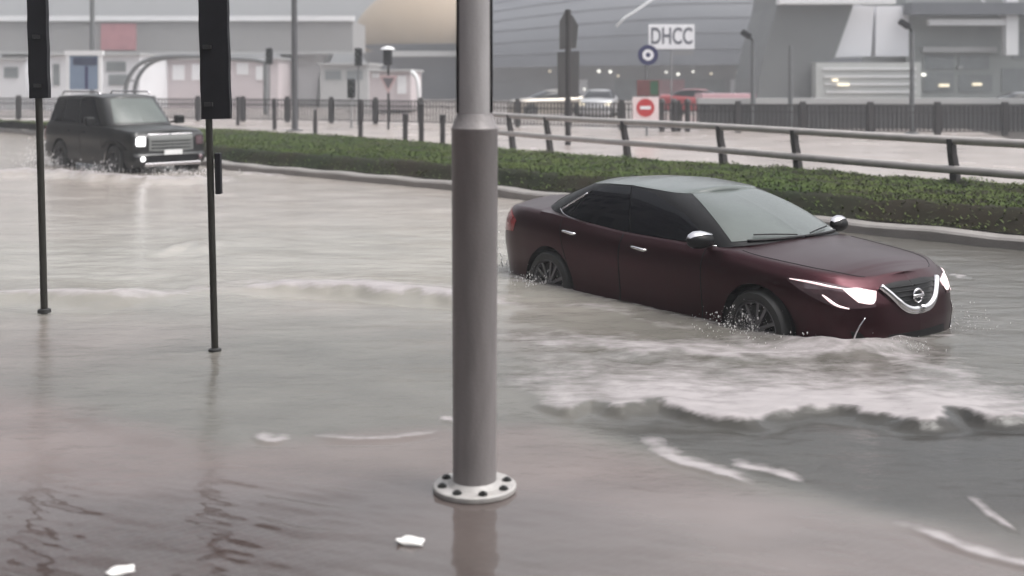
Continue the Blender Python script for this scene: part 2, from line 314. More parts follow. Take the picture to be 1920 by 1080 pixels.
    gl = N.new('ShaderNodeBsdfGlossy'); gl.inputs['Roughness'].default_value = .1; Lk(bp.outputs[0], gl.inputs['Normal'])
    fr = N.new('ShaderNodeFresnel'); Lk(im.outputs[0], fr.inputs['IOR']); Lk(bp.outputs[0], fr.inputs['Normal'])
    clear = N.new('ShaderNodeMixShader'); Lk(fr.outputs[0], clear.inputs[0]); Lk(tr.outputs[0], clear.inputs[1]); Lk(gl.outputs[0], clear.inputs[2])
    m1 = N.new('ShaderNodeMixShader'); Lk(at('murk'), m1.inputs[0]); Lk(clear.outputs[0], m1.inputs[1]); Lk(p.outputs[0], m1.inputs[2])
    m2 = N.new('ShaderNodeMixShader'); Lk(a3.outputs[0], m2.inputs[0]); Lk(m1.outputs[0], m2.inputs[1]); Lk(fo.outputs[0], m2.inputs[2])
    Lk(m2.outputs[0], out.inputs['Surface'])
    return m
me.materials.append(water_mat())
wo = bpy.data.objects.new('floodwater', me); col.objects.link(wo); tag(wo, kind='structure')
# ---------------------------------------------------------------- median: kerb, planting, verge behind
kp = crom([tuple(G(*p)[:2]) for p in ((-500, 224), (-250, 233), (0, 248), (150, 266), (290, 292), (420, 317), (620, 336), (850, 358), (1000, 377), (1250, 403), (1550, 432), (1920, 470), (2350, 520), (2900, 590))], 160)
tn = np.gradient(kp, axis=0); tn /= np.linalg.norm(tn, axis=1)[:, None]; nm = np.stack([-tn[:, 1], tn[:, 0]], 1)    # pointing away from the road
gb = [(-.34, 0), (.11, 0), (.14, .03), (.15, .30), (.10, .34)]     # (z, offset)
b = MB()
vs = [(kp[i, 0]+nm[i, 0]*o, kp[i, 1]+nm[i, 1]*o, z+.012*math.sin(i*1.7)*(z > 0)) for i in range(len(kp)) for z, o in gb]
m_ = len(gb); b.add(vs, [(i*m_+j, (i+1)*m_+j, (i+1)*m_+j+1, i*m_+j+1) for i in range(len(kp)-1) for j in range(m_-1)])
tag(b.build('kerb', M_kerb, smooth=35), kind='structure')
# back edge of the planting
bk = crom([tuple(G(p[0], p[1], .42)[:2]) for p in ((-700, 200), (-300, 212), (0, 226), (250, 234), (450, 243), (650, 254), (940, 277), (1150, 293), (1400, 307), (1600, 322), (1920, 344), (2350, 376), (2900, 420))], 160)
NV = 28
bx = np.zeros((160, NV)); by = bx.copy(); bz = bx.copy()
for j in range(NV):
    t = (j/(NV-1))**1.6; base = kp+nm*.33
    bx[:, j] = base[:, 0]*(1-t)+bk[:, 0]*t; by[:, j] = base[:, 1]*(1-t)+bk[:, 1]*t
    dist = np.hypot(bx[:, j]-base[:, 0], by[:, j]-base[:, 1]); db = np.hypot(bx[:, j]-bk[:, 0], by[:, j]-bk[:, 1])
    bz[:, j] = .12+.30*sm(-.12, .45, dist)*sm(-.02, .30, db)
bz += .14*(vnoise(bx*2.2, by*2.2, 71, 4)-.5)*sm(.12, .3, bz)
def leafmat(name, a, c):
    m = mat(name, a, .85, spec=.12); n = m.node_tree; p = n.nodes['Principled BSDF']
    tc = n.nodes.new('ShaderNodeTexCoord'); t = n.nodes.new('ShaderNodeTexNoise'); t.inputs['Scale'].default_value = .9; t.inputs['Detail'].default_value = 5; n.links.new(tc.outputs['Object'], t.inputs['Vector'])
    mr = n.nodes.new('ShaderNodeMapRange'); mr.inputs[1].default_value = .35; mr.inputs[2].default_value = .65; n.links.new(t.outputs[0], mr.inputs[0])
    mx = n.nodes.new('ShaderNodeMix'); mx.data_type = 'RGBA'; mx.inputs[6].default_value = (*a, 1); mx.inputs[7].default_value = (*c, 1)
    n.links.new(mr.outputs[0], mx.inputs[0]); n.links.new(mx.outputs[2], p.inputs['Base Color']); return m
M_soil_shade = leafmat('planting_bed_shade', (.011, .015, .006), (.020, .016, .010))  # bare soil, darkened to paint the shade on the bank's front
M_leaf = leafmat('groundcover_leaves', (.055, .086, .022), (.072, .092, .028))
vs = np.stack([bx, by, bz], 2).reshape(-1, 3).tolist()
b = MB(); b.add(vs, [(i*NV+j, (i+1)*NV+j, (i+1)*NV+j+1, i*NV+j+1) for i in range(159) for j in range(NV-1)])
tag(b.build('shaded_median_soil', M_soil_shade, smooth=True), kind='structure')
rng = np.random.RandomState(3); NL = 230000
fi = rng.rand(NL)**.9*150+4; fj = rng.rand(NL)*(NV-1.01); i0 = fi.astype(int); j0 = fj.astype(int); a_, c_ = fi-i0, fj-j0
def bil(Z): return (Z[i0, j0]*(1-a_)+Z[i0+1, j0]*a_)*(1-c_)+(Z[i0, j0+1]*(1-a_)+Z[i0+1, j0+1]*a_)*c_
cx, cy, cz = bil(bx), bil(by), bil(bz)
cl = vnoise(cx*3, cy*3, 77, 3); keep = (cl > .15) & ((fj/(NV-1) > .24+.22*(cl-.5)) | (rng.rand(NL) < .16)); cx, cy, cz, cl = cx[keep], cy[keep], cz[keep], cl[keep]
n2_ = len(cx); sz = .012+.015*rng.rand(n2_); ang = rng.rand(n2_)*6.283; til = rng.rand(n2_)*.8
dx, dy = np.cos(ang), np.sin(ang); ux, uy, uz = dx*np.cos(til), dy*np.cos(til), np.sin(til); wx, wy = -dy, dx
z0 = cz+.005+.055*rng.rand(n2_)*np.clip(cl*2-.4, .1, 1)
C = np.stack([cx, cy, z0], 1); U = np.stack([ux, uy, uz], 1)*sz[:, None]*1.6; V = np.stack([wx, wy, 0*wx], 1)*sz[:, None]*.6
vv = np.stack([C-U, C+V*1, C+U, C-V*1], 1).reshape(-1, 3)
me = bpy.data.meshes.new('ground_cover'); me.from_pydata(vv.tolist(), [], np.arange(n2_*4).reshape(-1, 4).tolist()); me.materials.append(M_leaf)
go = bpy.data.objects.new('ground_cover', me); col.objects.link(go)
tag(go, 'low green ground cover planted along the median behind the kerb', 'ground cover', kind='stuff')
# verge and second carriageway beyond, both wet and pale
def wet(name, rgb, rough=.22):
    m = mat(name, rgb, rough, var=.22, vscale=.5, bump=.35, bscale=2.2); return m
b = MB(); bk2 = bk
o0 = [(x, y, .055) for x, y in bk2]; o1 = [(x*1.0+60, y+60, .055) if False else (x+95*nm[i, 0], y+95*nm[i, 1]+30, .055) for i, (x, y) in enumerate(bk2)]
o0b = [(bk2[i, 0]-.6*nm[i, 0], bk2[i, 1]-.6*nm[i, 1], .055) for i in range(160)]
NN = 160
b.add(o0b+[(x, 300, .055) if 0 else (x*6, 310, .055) for x, y, z in o0b], [(i, i+1, i+1+NN, i+NN) for i in range(NN-1)])
tag(b.build('far_road', wet('wet_far_road', (.34, .30, .28), .25)), kind='structure')
# ---------------------------------------------------------------- the cars
def paint(name, rgb, rough=.32, metal=.25, coat=.8):
    m = mat(name, rgb, rough, metal=metal, coat=coat); n = m.node_tree; p = n.nodes['Principled BSDF']
    tc = n.nodes.new('ShaderNodeTexCoord'); t = n.nodes.new('ShaderNodeTexNoise'); t.inputs['Scale'].default_value = 130; n.links.new(tc.outputs['Object'], t.inputs['Vector'])
    b_ = n.nodes.new('ShaderNodeBump'); b_.inputs['Strength'].default_value = .25; b_.inputs['Distance'].default_value = .004; n.links.new(t.outputs[0], b_.inputs['Height']); n.links.new(b_.outputs[0], p.inputs['Coat Normal'])
    t3 = n.nodes.new('ShaderNodeTexNoise'); t3.inputs['Scale'].default_value = 5; t3.inputs['Detail'].default_value = 6; n.links.new(tc.outputs['Object'], t3.inputs['Vector'])
    mr = n.nodes.new('ShaderNodeMapRange'); mr.inputs[3].default_value = .02; mr.inputs[4].default_value = .22; n.links.new(t3.outputs[0], mr.inputs[0]); n.links.new(mr.outputs[0], p.inputs['Coat Roughness'])
    return m
M_maroon = paint('maroon_car_paint', (.034, .0045, .009), .34, .85, .18)
M_suvp = paint('charcoal_car_paint', (.004, .004, .0042), .4, .1, .3)
M_tint = mat('tinted_glass', (.003, .0035, .006), .05, spec=.22, var=.2)
M_wind = mat('rain_wet_windscreen', (.07, .083, .077), .16, coat=.25, var=.3, vscale=2.5, bump=.12, bscale=70, spec=.5)
M_chrome = mat('chrome_trim', (.72, .70, .72), .12, metal=1, var=.06, vscale=30)
M_alloy = mat('alloy_wheel', (.17, .165, .175), .35, metal=.8, var=.15, vscale=20)
M_rub = mat('black_rubber', (.018, .018, .018), .6, var=.3, vscale=20)
M_blk = mat('black_plastic', (.005, .005, .006), .45, var=.2, vscale=20, spec=.2)
M_hl = mat('headlamp_lit', (.9, .8, .8), .2, emit=(1, .72, .74), estr=.55)
M_hlw = mat('headlamp_lit_white', (.9, .9, .9), .2, emit=(1, .98, 1.0), estr=1.1)
M_hlc = mat('headlamp_lens', (.10, .055, .065), .08, metal=.4, coat=1, var=.4, vscale=14)
M_tail = mat('tail_lamp', (.22, .01, .012), .15, coat=.6, var=.2)
M_plate = mat('number_plate', (.7, .7, .7), .4, var=.05)
def interp(tab, x): t = sorted(tab); return np.interp(x, [a for a, _ in t], [c for _, c in t])
class Car:
    def __init__(s, P):
        s.P = P; s.N = P.get('N', 190); s.out = crom(P['outline'], s.N)
        t = np.gradient(s.out, axis=0); t /= np.linalg.norm(t, axis=1)[:, None]; s.nrm = np.stack([-t[:, 1], t[:, 0]], 1)
        if s.nrm[s.N//2, 1] < 0: s.nrm = -s.nrm
        s.gb = crom(P['gh_base'], s.N); s.gt = crom(P['gh_top'], s.N); s.q = np.linspace(0, 1, s.N)
    def body(s, q, w):
        """surface of the lower body, q along the half outline nose->tail, w 0 sill, 1 shoulder, 2 centre line"""
        x = np.interp(q, s.q, s.out[:, 0]); y = np.interp(q, s.q, s.out[:, 1]); nx = np.interp(q, s.q, s.nrm[:, 0]); ny = np.interp(q, s.q, s.nrm[:, 1])
        x0 = x; P = s.P; w1 = min(w, 1.0)
        side = abs(ny); fr = max(0, nx)
        ins = interp(P['inset'], w1)*side+interp(P['nose_inset'], w1)*fr+interp(P['tail_inset'], w1)*max(0, -nx)
        x -= nx*ins; y -= ny*ins
        S = interp(P['shoulder'], x0); Z0 = interp(P['sill'], x0)
        z = Z0+(S-Z0)*w1
        if w > 1:
            t = w-1; y *= (1-t); Zc = interp(P['centre'], x0); z = S+(Zc-S)*math.sin(t*math.pi/2)**.9
            x -= fr*0
        return Vector((x, -max(0, y), z))
    def qx(s, x, lo=None):                 # outline parameter at a given x
        return float(np.interp(-x, -s.out[:, 0], s.q))
    def qy(s, y, front=True):              # on the nose, parameter at half width y
        k = s.N//4; return float(np.interp(y, s.out[:k, 1], s.q[:k])) if front else float(1-np.interp(y, s.out[::-1][:k, 1], s.q[:k]))
    def gh(s, q, v):
        P = s.P; bx = np.interp(q, s.q, s.gb[:, 0]); by = np.interp(q, s.q, s.gb[:, 1]); tx = np.interp(q, s.q, s.gt[:, 0]); ty = np.interp(q, s.q, s.gt[:, 1])
        vv = min(v, 1); k = P['gh_curve']; f = vv+k*vv*(1-vv)
        kk = P.get('gh_bulge', .12); g = vv-kk*vv*(1-vv)
        x = bx+(tx-bx)*vv; y = by+(ty-by)*g; zb = interp(P['gh_zb'], bx); zt = interp(P['roof'], tx)-P['crown']
        z = zb+(zt-zb)*f
        if v > 1: t = v-1; z = zt+P['crown']*(1-(1-t)**2.0)*float(sm(0, 1, ty/(.8*max(s.gt[:, 1])))); y = y*(1-t)
        return Vector((x, -max(0, y), z))
    def patch(s, fn, lo, hi, n=14, m=5, off=.004, mb=None, mirror=False, thick=True):
        """surface patch between two (q,w) curves, lifted off the surface"""
        mb = mb or MB(); lo = crom(lo, n); hi = crom(hi, n); e = 1e-3; grid = []
        for j in range(m):
            t = j/(m-1)
            for i in range(n):
                q, w_ = lo[i]*(1-t)+hi[i]*t; q = min(max(q, 0), 1)
                p = fn(q, w_); a = fn(min(q+e, 1), w_)-fn(max(q-e, 0), w_); c = fn(q, w_+e)-fn(q, max(0, w_-e)); nn = a.cross(c)
                if nn.length < 1e-12: nn = Vector((0, -1, 0))
                nn.normalize()
                if nn.dot(p-Vector((p.x*.6-.6, 0, .5))) < 0: nn = -nn
                grid.append((p, nn))
        g2 = [p+nn*off for p, nn in grid]; fs = [(j*n+i, j*n+i+1, (j+1)*n+i+1, (j+1)*n+i) for j in range(m-1) for i in range(n-1)]
        if thick:
            ring = [i for i in range(n)]+[j*n+n-1 for j in range(1, m)]+[(m-1)*n+i for i in range(n-2, -1, -1)]+[j*n for j in range(m-2, 0, -1)]
            k0 = len(g2); g2 += [grid[i][0]-grid[i][1]*.01 for i in ring]
            fs += [(ring[i], ring[(i+1) % len(ring)], k0+(i+1) % len(ring), k0+i) for i in range(len(ring))]
        if mirror != 'only': mb.add(g2, fs)
        if mirror: mb.add([(v.x, -v.y, v.z) for v in g2], [f[::-1] for f in fs])
        return mb
    def line(s, fn, pts, r, off=.004, n=16, mb=None, mirror=False, taper=False):
        mb = mb or MB(); c = crom(pts, n); e = 1e-3; L = []
        for q, w_ in c:
            q = min(max(q, 0), 1); p = fn(q, w_); a = fn(min(q+e, 1), w_)-fn(max(q-e, 0), w_); cc = fn(q, w_+e)-fn(q, max(0, w_-e)); nn = a.cross(cc)
            if nn.length < 1e-12: nn = Vector((1, 0, 0))
            nn.normalize()
            if nn.dot(p-Vector((p.x*.6-.6, 0, .5))) < 0: nn = -nn
            L.append(p+nn*off)
        rs = [r*(.35+.65*math.sin(math.pi*(i+.5)/n)) for i in range(n)] if taper else r
        if mirror != 'only': mb.tube(L, rs, 8)
        if mirror: mb.tube([(p.x, -p.y, p.z) for p in L], rs, 8)
        return mb
    def shell(s, parent, pm, name='body'):
        P = s.P; N = s.N; ws = list(np.linspace(0, 1, 26))+list(1+np.linspace(0, 1, 14)[1:]); nw = len(ws)
        V = [[s.body(q, w_) for w_ in ws] for q in s.q]; ar = P['arches']; cut = set()
        def inside(x, z): return any((x-ax)**2+(z-az)**2 < rr*rr for ax, az, rr in ar)
        fl = []
        for i in range(N-1):
            for j in range(nw-1):
                c = (V[i][j]+V[i+1][j]+V[i+1][j+1]+V[i][j+1])/4
                if abs(c.y) > .55 and inside(c.x, c.z): cut.add((i, j)); continue
                fl.append((i, j))
        for (i, j) in cut:
            for di, dj in ((0, 0), (1, 0), (0, 1), (1, 1)):
                nb = [(i+di-1+a, j+dj-1+c) for a in (0, 1) for c in (0, 1)]
                if any(x not in cut and 0 <= x[1] < nw-1 for x in nb):
                    v = V[i+di][j+dj]
                    for ax, az, rr in ar:
                        if (v.x-ax)**2+(v.z-az)**2 < (rr*1.25)**2:
                            dd = Vector((v.x-ax, 0, v.z-az)); L = dd.length or 1e-6; v.x = ax+dd.x/L*rr; v.z = az+dd.z/L*rr
        b = MB(); flat = [v for r_ in V for v in r_]
        b.add(flat, [(i*nw+j, i*nw+j+1, (i+1)*nw+j+1, (i+1)*nw+j) for i, j in fl])
        b.add([(v.x, -v.y, v.z) for v in flat], [(i*nw+j, (i+1)*nw+j, (i+1)*nw+j+1, i*nw+j+1) for i, j in fl])
        return b.build(name, pm, parent, smooth=50)
    def house(s, parent, m, name='cabin_frame'):
        ws = list(np.linspace(0, 1, 14)); nw = len(ws); V = [s.gh(q, w_) for q in s.q for w_ in ws]; b = MB(); N = s.N
        fl = [(i, j) for i in range(N-1) for j in range(nw-1)]
        b.add(V, [(i*nw+j, i*nw+j+1, (i+1)*nw+j+1, (i+1)*nw+j) for i, j in fl])
        b.add([(v.x, -v.y, v.z) for v in V], [(i*nw+j, (i+1)*nw+j, (i+1)*nw+j+1, i*nw+j+1) for i, j in fl])
        return b.build(name, m, parent, smooth=50)
    def roof(s, parent, m, v0=1.0):
        ws = list(v0+(2-v0)*np.linspace(0, 1, 14)); nw = len(ws); V = [s.gh(q, w_) for q in s.q for w_ in ws]; b = MB(); N = s.N
        V = [Vector((v.x, v.y, v.z+.003)) for v in V]
        b.add(V, [(i*nw+j, i*nw+j+1, (i+1)*nw+j+1, (i+1)*nw+j) for i in range(N-1) for j in range(nw-1)])
        b.add([(v.x, -v.y, v.z) for v in V], [(i*nw+j, (i+1)*nw+j, (i+1)*nw+j+1, i*nw+j+1) for i in range(N-1) for j in range(nw-1)])
        return b.build('roof', m, parent, smooth=50)
def wheel(parent, x, y, z, r, wd, spokes=10, rim_r=None, steer=0):
    e = MB(); sg = -1 if y < 0 else 1; rr = rim_r or r*.72
    t = MB(); t.lathe([(rr, -wd/2), (r*.93, -wd/2), (r, -wd/2+.03), (r, wd/2-.03), (r*.93, wd/2), (rr, wd/2), (rr, -wd/2)], 48, 'y')
    tyre = t.build('wheel', M_rub, parent, smooth=40); tyre.location = (x, y, z); tyre.rotation_euler = (0, 0, steer)
    f = sg*(wd/2-.01); b = MB()
    b.lathe([(rr, f), (rr*.94, f+sg*.004), (rr*.90, f-sg*.02), (rr*.9, -f*.6)], 40, 'y'); b.lathe([(.001, f-sg*.005), (.03, f-sg*.006), (.055, f-sg*.02), (.06, f-sg*.05)], 20, 'y')
    for k in range(spokes):
        a = 2*math.pi*(k+.22*(k % 2))/spokes; M = Matrix.Rotation(a, 4, 'Y'); b.box((.04, min(f-sg*.035, f-sg*.008), -.014), (rr*.93, max(f-sg*.035, f-sg*.008), .014), M)
    b.build('rim', M_alloy, tyre, smooth=40)
    dk = MB(); dk.lathe([(.001, f-sg*.07), (rr*.88, f-sg*.07), (rr*.88, f-sg*.075)], 32, 'y'); dk.build('brake_disc', mat('brake_disc_metal', (.05, .05, .05), .5, metal=.5), tyre)
    return tyre
def liners(P, parent):
    for ax, az, rr in P['arches']:
        for sg in (-1, 1):
            b = MB(); n = 24; arc = [(ax+(rr+.004)*math.cos(math.pi*(1.15*k/n-.075)), az+(rr+.004)*math.sin(math.pi*(1.15*k/n-.075))) for k in range(n+1)]
            vs = [(x, sg*yy, z) for x, z in arc for yy in (P['hw']-.03, P['hw']-.40)]
            b.add(vs, [(2*k, 2*k+1, 2*k+3, 2*k+2) for k in range(n)]+[tuple(2*k+1 for k in range(n+1))])
            b.build('wheel_well', M_blk, parent)
SED = dict(hw=.93,
    outline=[(.97, 0), (.955, .25), (.92, .47), (.84, .66), (.70, .79), (.45, .875), (0, .915), (-.7, .925), (-1.5, .93), (-2.3, .93), (-2.8, .92), (-3.25, .885), (-3.6, .82), (-3.82, .68), (-3.90, .45), (-3.93, .2), (-3.935, 0)],
    inset=[(0, .07), (.12, .025), (.3, .03), (.5, .012), (.68, 0), (.80, .004), (.9, .025), (1, .085)],
    nose_inset=[(0, .06), (.15, .01), (.45, .0), (.7, .03), (.88, .08), (1, .15)],
    tail_inset=[(0, .10), (.3, .02), (.55, .0), (.8, .03), (1, .07)],
    shoulder=[(.97, .83), (.85, .845), (.6, .87), (.3, .895), (0, .92), (-.4, .955), (-1, .965), (-1.7, .975), (-2.3, 1.01), (-2.8, 1.05), (-3.3, 1.065), (-3.7, 1.06), (-3.93, 1.03)],
    sill=[(.97, .16), (.4, .16), (-3.2, .17), (-3.93, .26)],
    centre=[(.97, .85), (.85, .88), (.6, .925), (.3, .96), (0, .985), (-.3, 1.025), (-.5, 1.01), (-2.9, 1.05), (-3.1, 1.12), (-3.5, 1.125), (-3.85, 1.12), (-3.93, 1.08)],
    arches=[(0, .34, .385), (-2.775, .34, .385)],
    gh_base=[(-.20, 0), (-.23, .3), (-.32, .62), (-.52, .785), (-1.0, .825), (-1.6, .835), (-2.2, .82), (-2.75, .76), (-3.05, .66), (-3.2, .5), (-3.27, .25), (-3.28, 0)],
    gh_top=[(-1.17, 0), (-1.18, .28), (-1.22, .46), (-1.32, .55), (-1.5, .585), (-1.8, .60), (-2.05, .595), (-2.35, .57), (-2.50, .52), (-2.58, .42), (-2.62, .22), (-2.63, 0)],
    gh_zb=[(-.2, 1.005), (-.55, .955), (-1.0, .945), (-1.7, .955), (-2.3, .99), (-3.0, 1.05), (-3.28, 1.11)],
    gh_curve=.42, gh_bulge=.25, crown=.045, roof=[(-1.17, 1.405), (-1.5, 1.43), (-1.85, 1.45), (-2.2, 1.44), (-2.63, 1.40)])
def make_sedan():
    root = empty('sedan', (2.77, 10.40, -.31), -.925, 'maroon sedan with lit headlamp wading through floodwater past the grey lamp post', 'car')
    C = Car(SED); B = C.body; H = C.gh
    C.shell(root, M_maroon); C.house(root, M_blk); C.roof(root, M_wind, .985); liners(SED, root)
    # glass
    C.patch(H, [(0, .04), (.09, .05), (.183, .06)], [(0, .99), (.09, .985), (.185, .975)], 18, 12, .005, mirror=True).build('windscreen', M_wind, root, smooth=60)
    C.patch(H, [(.845, .10), (.92, .08), (1, .06)], [(.865, .90), (.93, .94), (1, .95)], 12, 8, .005, mirror=True).build('rear_window', M_tint, root, smooth=60)
    for side in (False, 'only'):
        f = C.patch(H, [(.235, .07), (.35, .05), (.475, .05)], [(.262, .48), (.37, .86), (.475, .93)], 20, 8, .006, mirror=side).build('side_window', M_tint, root, smooth=60)
        f2 = C.patch(H, [(.482, .05), (.6, .05), (.71, .06)], [(.482, .93), (.60, .90), (.68, .72)], 18, 8, .006, mirror=side).build('side_window', M_tint, root, smooth=60)
        C.patch(H, [(.715, .06), (.745, .06), (.775, .10)], [(.690, .72), (.72, .55), (.775, .16)], 10, 5, .006, mirror=side).build('quarter_window', M_tint, root, smooth=60)
        C.line(H, [(.22, .015), (.35, .01), (.5, .01), (.65, .02), (.73, .04), (.77, .12)], .0065, .008, 40, mirror=side).build('window_trim', M_chrome, root, smooth=True)
        C.line(H, [(.76, .13), (.735, .34), (.70, .62)], .010, .010, 10, mirror=side).build('window_trim', M_chrome, root, smooth=True)
    # doors: seams as thin dark lines let into the skin
    for side in (False, 'only'):
        for x0, x1, hx in ((-.62, -1.68, -1.40), (-1.69, -2.62, -2.42)):
            q0, q1 = C.qx(x0), C.qx(x1); top = .985
            if x1 < -2: lo = [(q0, .10), (C.qx(-2.2), .10), (C.qx(-2.33), .12)]; hi = [(q0, top), ((q0+q1)/2, top), (q1, top)]
            else: lo = [(q0, .10), ((q0+q1)/2, .10), (q1, .10)]; hi = [(q0, top), ((q0+q1)/2, top), (q1, top)]
            dr = C.patch(B, lo, hi, 22, 18, .003, mirror=side).build('door', M_maroon, root, smooth=60)
            C.line(B, [lo[0], (q0, .5), hi[0]], .0045, .001, 14, mirror=side).build('door_seam', M_blk, dr)
            C.line(B, [lo[2], ((lo[2][0]*.5+hi[2][0]*.5), .5), hi[2]], .0045, .001, 14, mirror=side).build('door_seam', M_blk, dr)
            qh = C.qx(hx); hb = MB(); sg = -1 if not side else 1
            p = B(qh, .86); y = p.y*(-sg); z = p.z
            hb.tube([(hx-.10, y*(-1)*(-1) if False else sg*(abs(p.y)-.005), z+.012), (hx-.08, sg*(abs(p.y)+.032), z+.010), (hx+.08, sg*(abs(p.y)+.034), z-.002), (hx+.10, sg*(abs(p.y)-.005), z-.004)], [.012, .016, .016, .012], 8)
            hb.build('handle', M_chrome, dr, smooth=True)
        # mirror
        sg = -1 if not side else 1
        mm = MB(); cx, cy, cz = -.60, sg*.96, 1.03
        prof = [(-.11, .035), (-.085, .066), (0, .080), (.06, .074), (.10, .05), (.115, .02)]
        nn = 20; vs = []
        for (dy_, rr) in prof:
            for k in range(nn):
                a = 2*math.pi*k/nn; ex = 1.0 if math.cos(a) > 0 else .45
                vs.append((cx+rr*1.25*math.cos(a)*ex-.02*dy_/.1, cy+sg*(dy_)*1.05, cz+rr*.95*math.sin(a)+.1*abs(dy_)*0))
        mm.add(vs, [(i*nn+k, i*nn+(k+1) % nn, (i+1)*nn+(k+1) % nn, (i+1)*nn+k) for i in range(len(prof)-1) for k in range(nn)]+[tuple(range(nn)), tuple(range(5*nn, 6*nn))])
        mo = mm.build('wing_mirror', M_blk, root, smooth=50)
        cb = MB(); vs = []
        for (dy_, rr) in prof:
            for k in range(11):
                a = math.pi*k/10*.55+.7; ex = 1.0 if math.cos(a) > 0 else .45
                vs.append((cx+rr*1.30*math.cos(a)*ex-.02*dy_/.1, cy+sg*dy_*1.07, cz+rr*1.02*math.sin(a)+.004))
        cb.add(vs, [(i*11+k, i*11+k+1, (i+1)*11+k+1, (i+1)*11+k) for i in range(5) for k in range(10)]); cb.build('mirror_cap', M_chrome, mo, smooth=50)
        st = MB(); st.tube([(cx-.02, sg*.80, .975), (cx, sg*.88, .985), (cx, sg*.93, 1.0)], [.03, .022, .02], 8); st.build('mirror_arm', M_blk, mo, smooth=True)
    # character lines and hood creases
    for side in (False, 'only'):
        # headlamp: boomerang lens with lit inner part
        qa, qb = C.qx(.30), C.qy(.50)
        lens = C.patch(B, [(C.qx(.32), .86), (C.qx(.54), .74), (C.qx(.75), .66), (C.qy(.50), .68)], [(C.qx(.30), .89), (C.qx(.54), .91), (C.qx(.75), .90), (C.qy(.47), .84)], 20, 7, .006, mirror=side).build('headlight', M_hlc, root, smooth=60)
        C.patch(B, [(C.qx(.85), .73), (C.qx(.90), .71), (C.qy(.49), .75)], [(C.qx(.76), .87), (C.qx(.86), .885), (C.qy(.46), .85)], 12, 5, .010, mirror=side).build('lit_lamp', M_hl, lens, smooth=60)
        C.line(B, [(C.qx(.33), .885), (C.qx(.50), .89), (C.qx(.64), .88), (C.qx(.80), .87)], .009, .008, 20, mirror=side, taper=True).build('light_strip', M_hl, lens, smooth=True)
        C.line(B, [(C.qx(.62), .78), (C.qx(.72), .69), (C.qx(.80), .66)], .012, .008, 14, mirror=side, taper=True).build('light_strip', M_hl, lens, smooth=True)
        C.line(B, [(C.qy(.60), .56), (C.qy(.66), .42), (C.qy(.68), .26), (C.qy(.64), .16)], .009, .006, 20, mirror=side, taper=True).build('bumper_trim', M_chrome, root, smooth=True)
        C.patch(B, [(C.qy(.66), .10), (C.qy(.6), .10), (C.qy(.5), .12)], [(C.qy(.70), .40), (C.qy(.63), .38), (C.qy(.56), .22)], 10, 6, .004, mirror=side).build('fog_lamp_recess', M_blk, root, smooth=60)
        C.patch(B, [(C.qx(-3.45), .70), (C.qx(-3.7), .68), (C.qy(.5, False), .70)], [(C.qx(-3.40), .84), (C.qx(-3.7), .95), (C.qy(.45, False), .95)], 14, 5, .006, mirror=side).build('tail_light', M_tail, root, smooth=60)
    # grille with its chrome V, badge
    C.patch(B, [(0, .08), (C.qy(.3), .08), (C.qy(.42), .12)], [(0, .34), (C.qy(.25), .34), (C.qy(.38), .34)], 12, 6, .004, mirror=True).build('lower_intake', M_blk, root, smooth=60)
    g = C.patch(B, [(0, .61), (C.qy(.14), .61), (C.qy(.24), .69)], [(0, .93), (C.qy(.20), .93), (C.qy(.38), .90)], 14, 10, .005, mirror=True).build('grille', M_blk, root, smooth=60)
    mb = MB()
    for k in range(5):
        wv = .65+.055*k; yy = .17+.042*k
        C.line(B, [(0, wv), (C.qy(yy*.6), wv), (C.qy(yy), wv)], .006, .009, 12, mb=mb, mirror=True)
    mb.build('grille_bar', M_blk, g, smooth=True)
    mb = MB()
    for k, rr in ((0, .03), (1, .022)):
        C.line(B, [(0, .60-.03*k), (C.qy(.10), .605-.03*k), (C.qy(.19), .65-.03*k), (C.qy(.27), .73-.02*k), (C.qy(.33), .81), (C.qy(.40), .89)], rr, .012, 36, mb=mb, mirror=True)
    mb.build('chrome_grille_frame', M_chrome, g, smooth=True)
    bd = MB(); p = B(0, .755); cz, cx = p.z, p.x+.018
    ring = [(cx-.1*0, .058*math.cos(a), cz+.053*math.sin(a)) for a in np.linspace(0, 2*math.pi, 33)]
    bd.tube(ring, .011, 8, cap=False); bd.box((cx-.004, -.074, cz-.012), (cx+.014, .074, cz+.014), bev=.003); bd.build('badge', M_chrome, g, smooth=40)
    # wipers, cowl
    wp = MB()
    for sg, a0 in ((1, -.05), (-1, .28)):
        pass
    C.line(H, [(0, .03), (.08, .035), (.15, .05)], .014, .006, 16, mb=wp, mirror=True); wp.build('wiper_cowl', M_blk, root, smooth=True)
    wp = MB(); a = H(.02, .05); c = H(.13, .11); off = Vector((.02, 0, .02)); wp.tube([a+off, (a+c)/2+off*1.2, c+off], .007, 6); a2 = Vector((H(.03, .05).x, .1, H(.03, .05).z)); c2 = H(.12, .11); c2 = Vector((c2.x, -c2.y, c2.z)); wp.tube([a2+off, (a2+c2)/2+off*1.2, c2+off], .007, 6); wp.build('wiper', M_blk, root)
    # hood seam
    mb = MB(); C.line(B, [(C.qy(.50), 1.02), (C.qx(.75), 1.10), (C.qx(.3), 1.10), (C.qx(-.1), 1.08), (C.qx(-.28), 1.10)], .004, .0, 30, mb=mb, mirror=True); mb.build('hood_seam', M_blk, root)
    for x, y in ((0, -.80), (0, .80), (-2.775, -.80), (-2.775, .80)): wheel(root, x, y, .335, .335, .235, 12, .25, steer=-.06 if x == 0 else 0)
    an = MB(); an.tube([(-3.05, 0, 1.10), (-3.10, 0, 1.14)], .01, 6)
    return root
make_sedan()
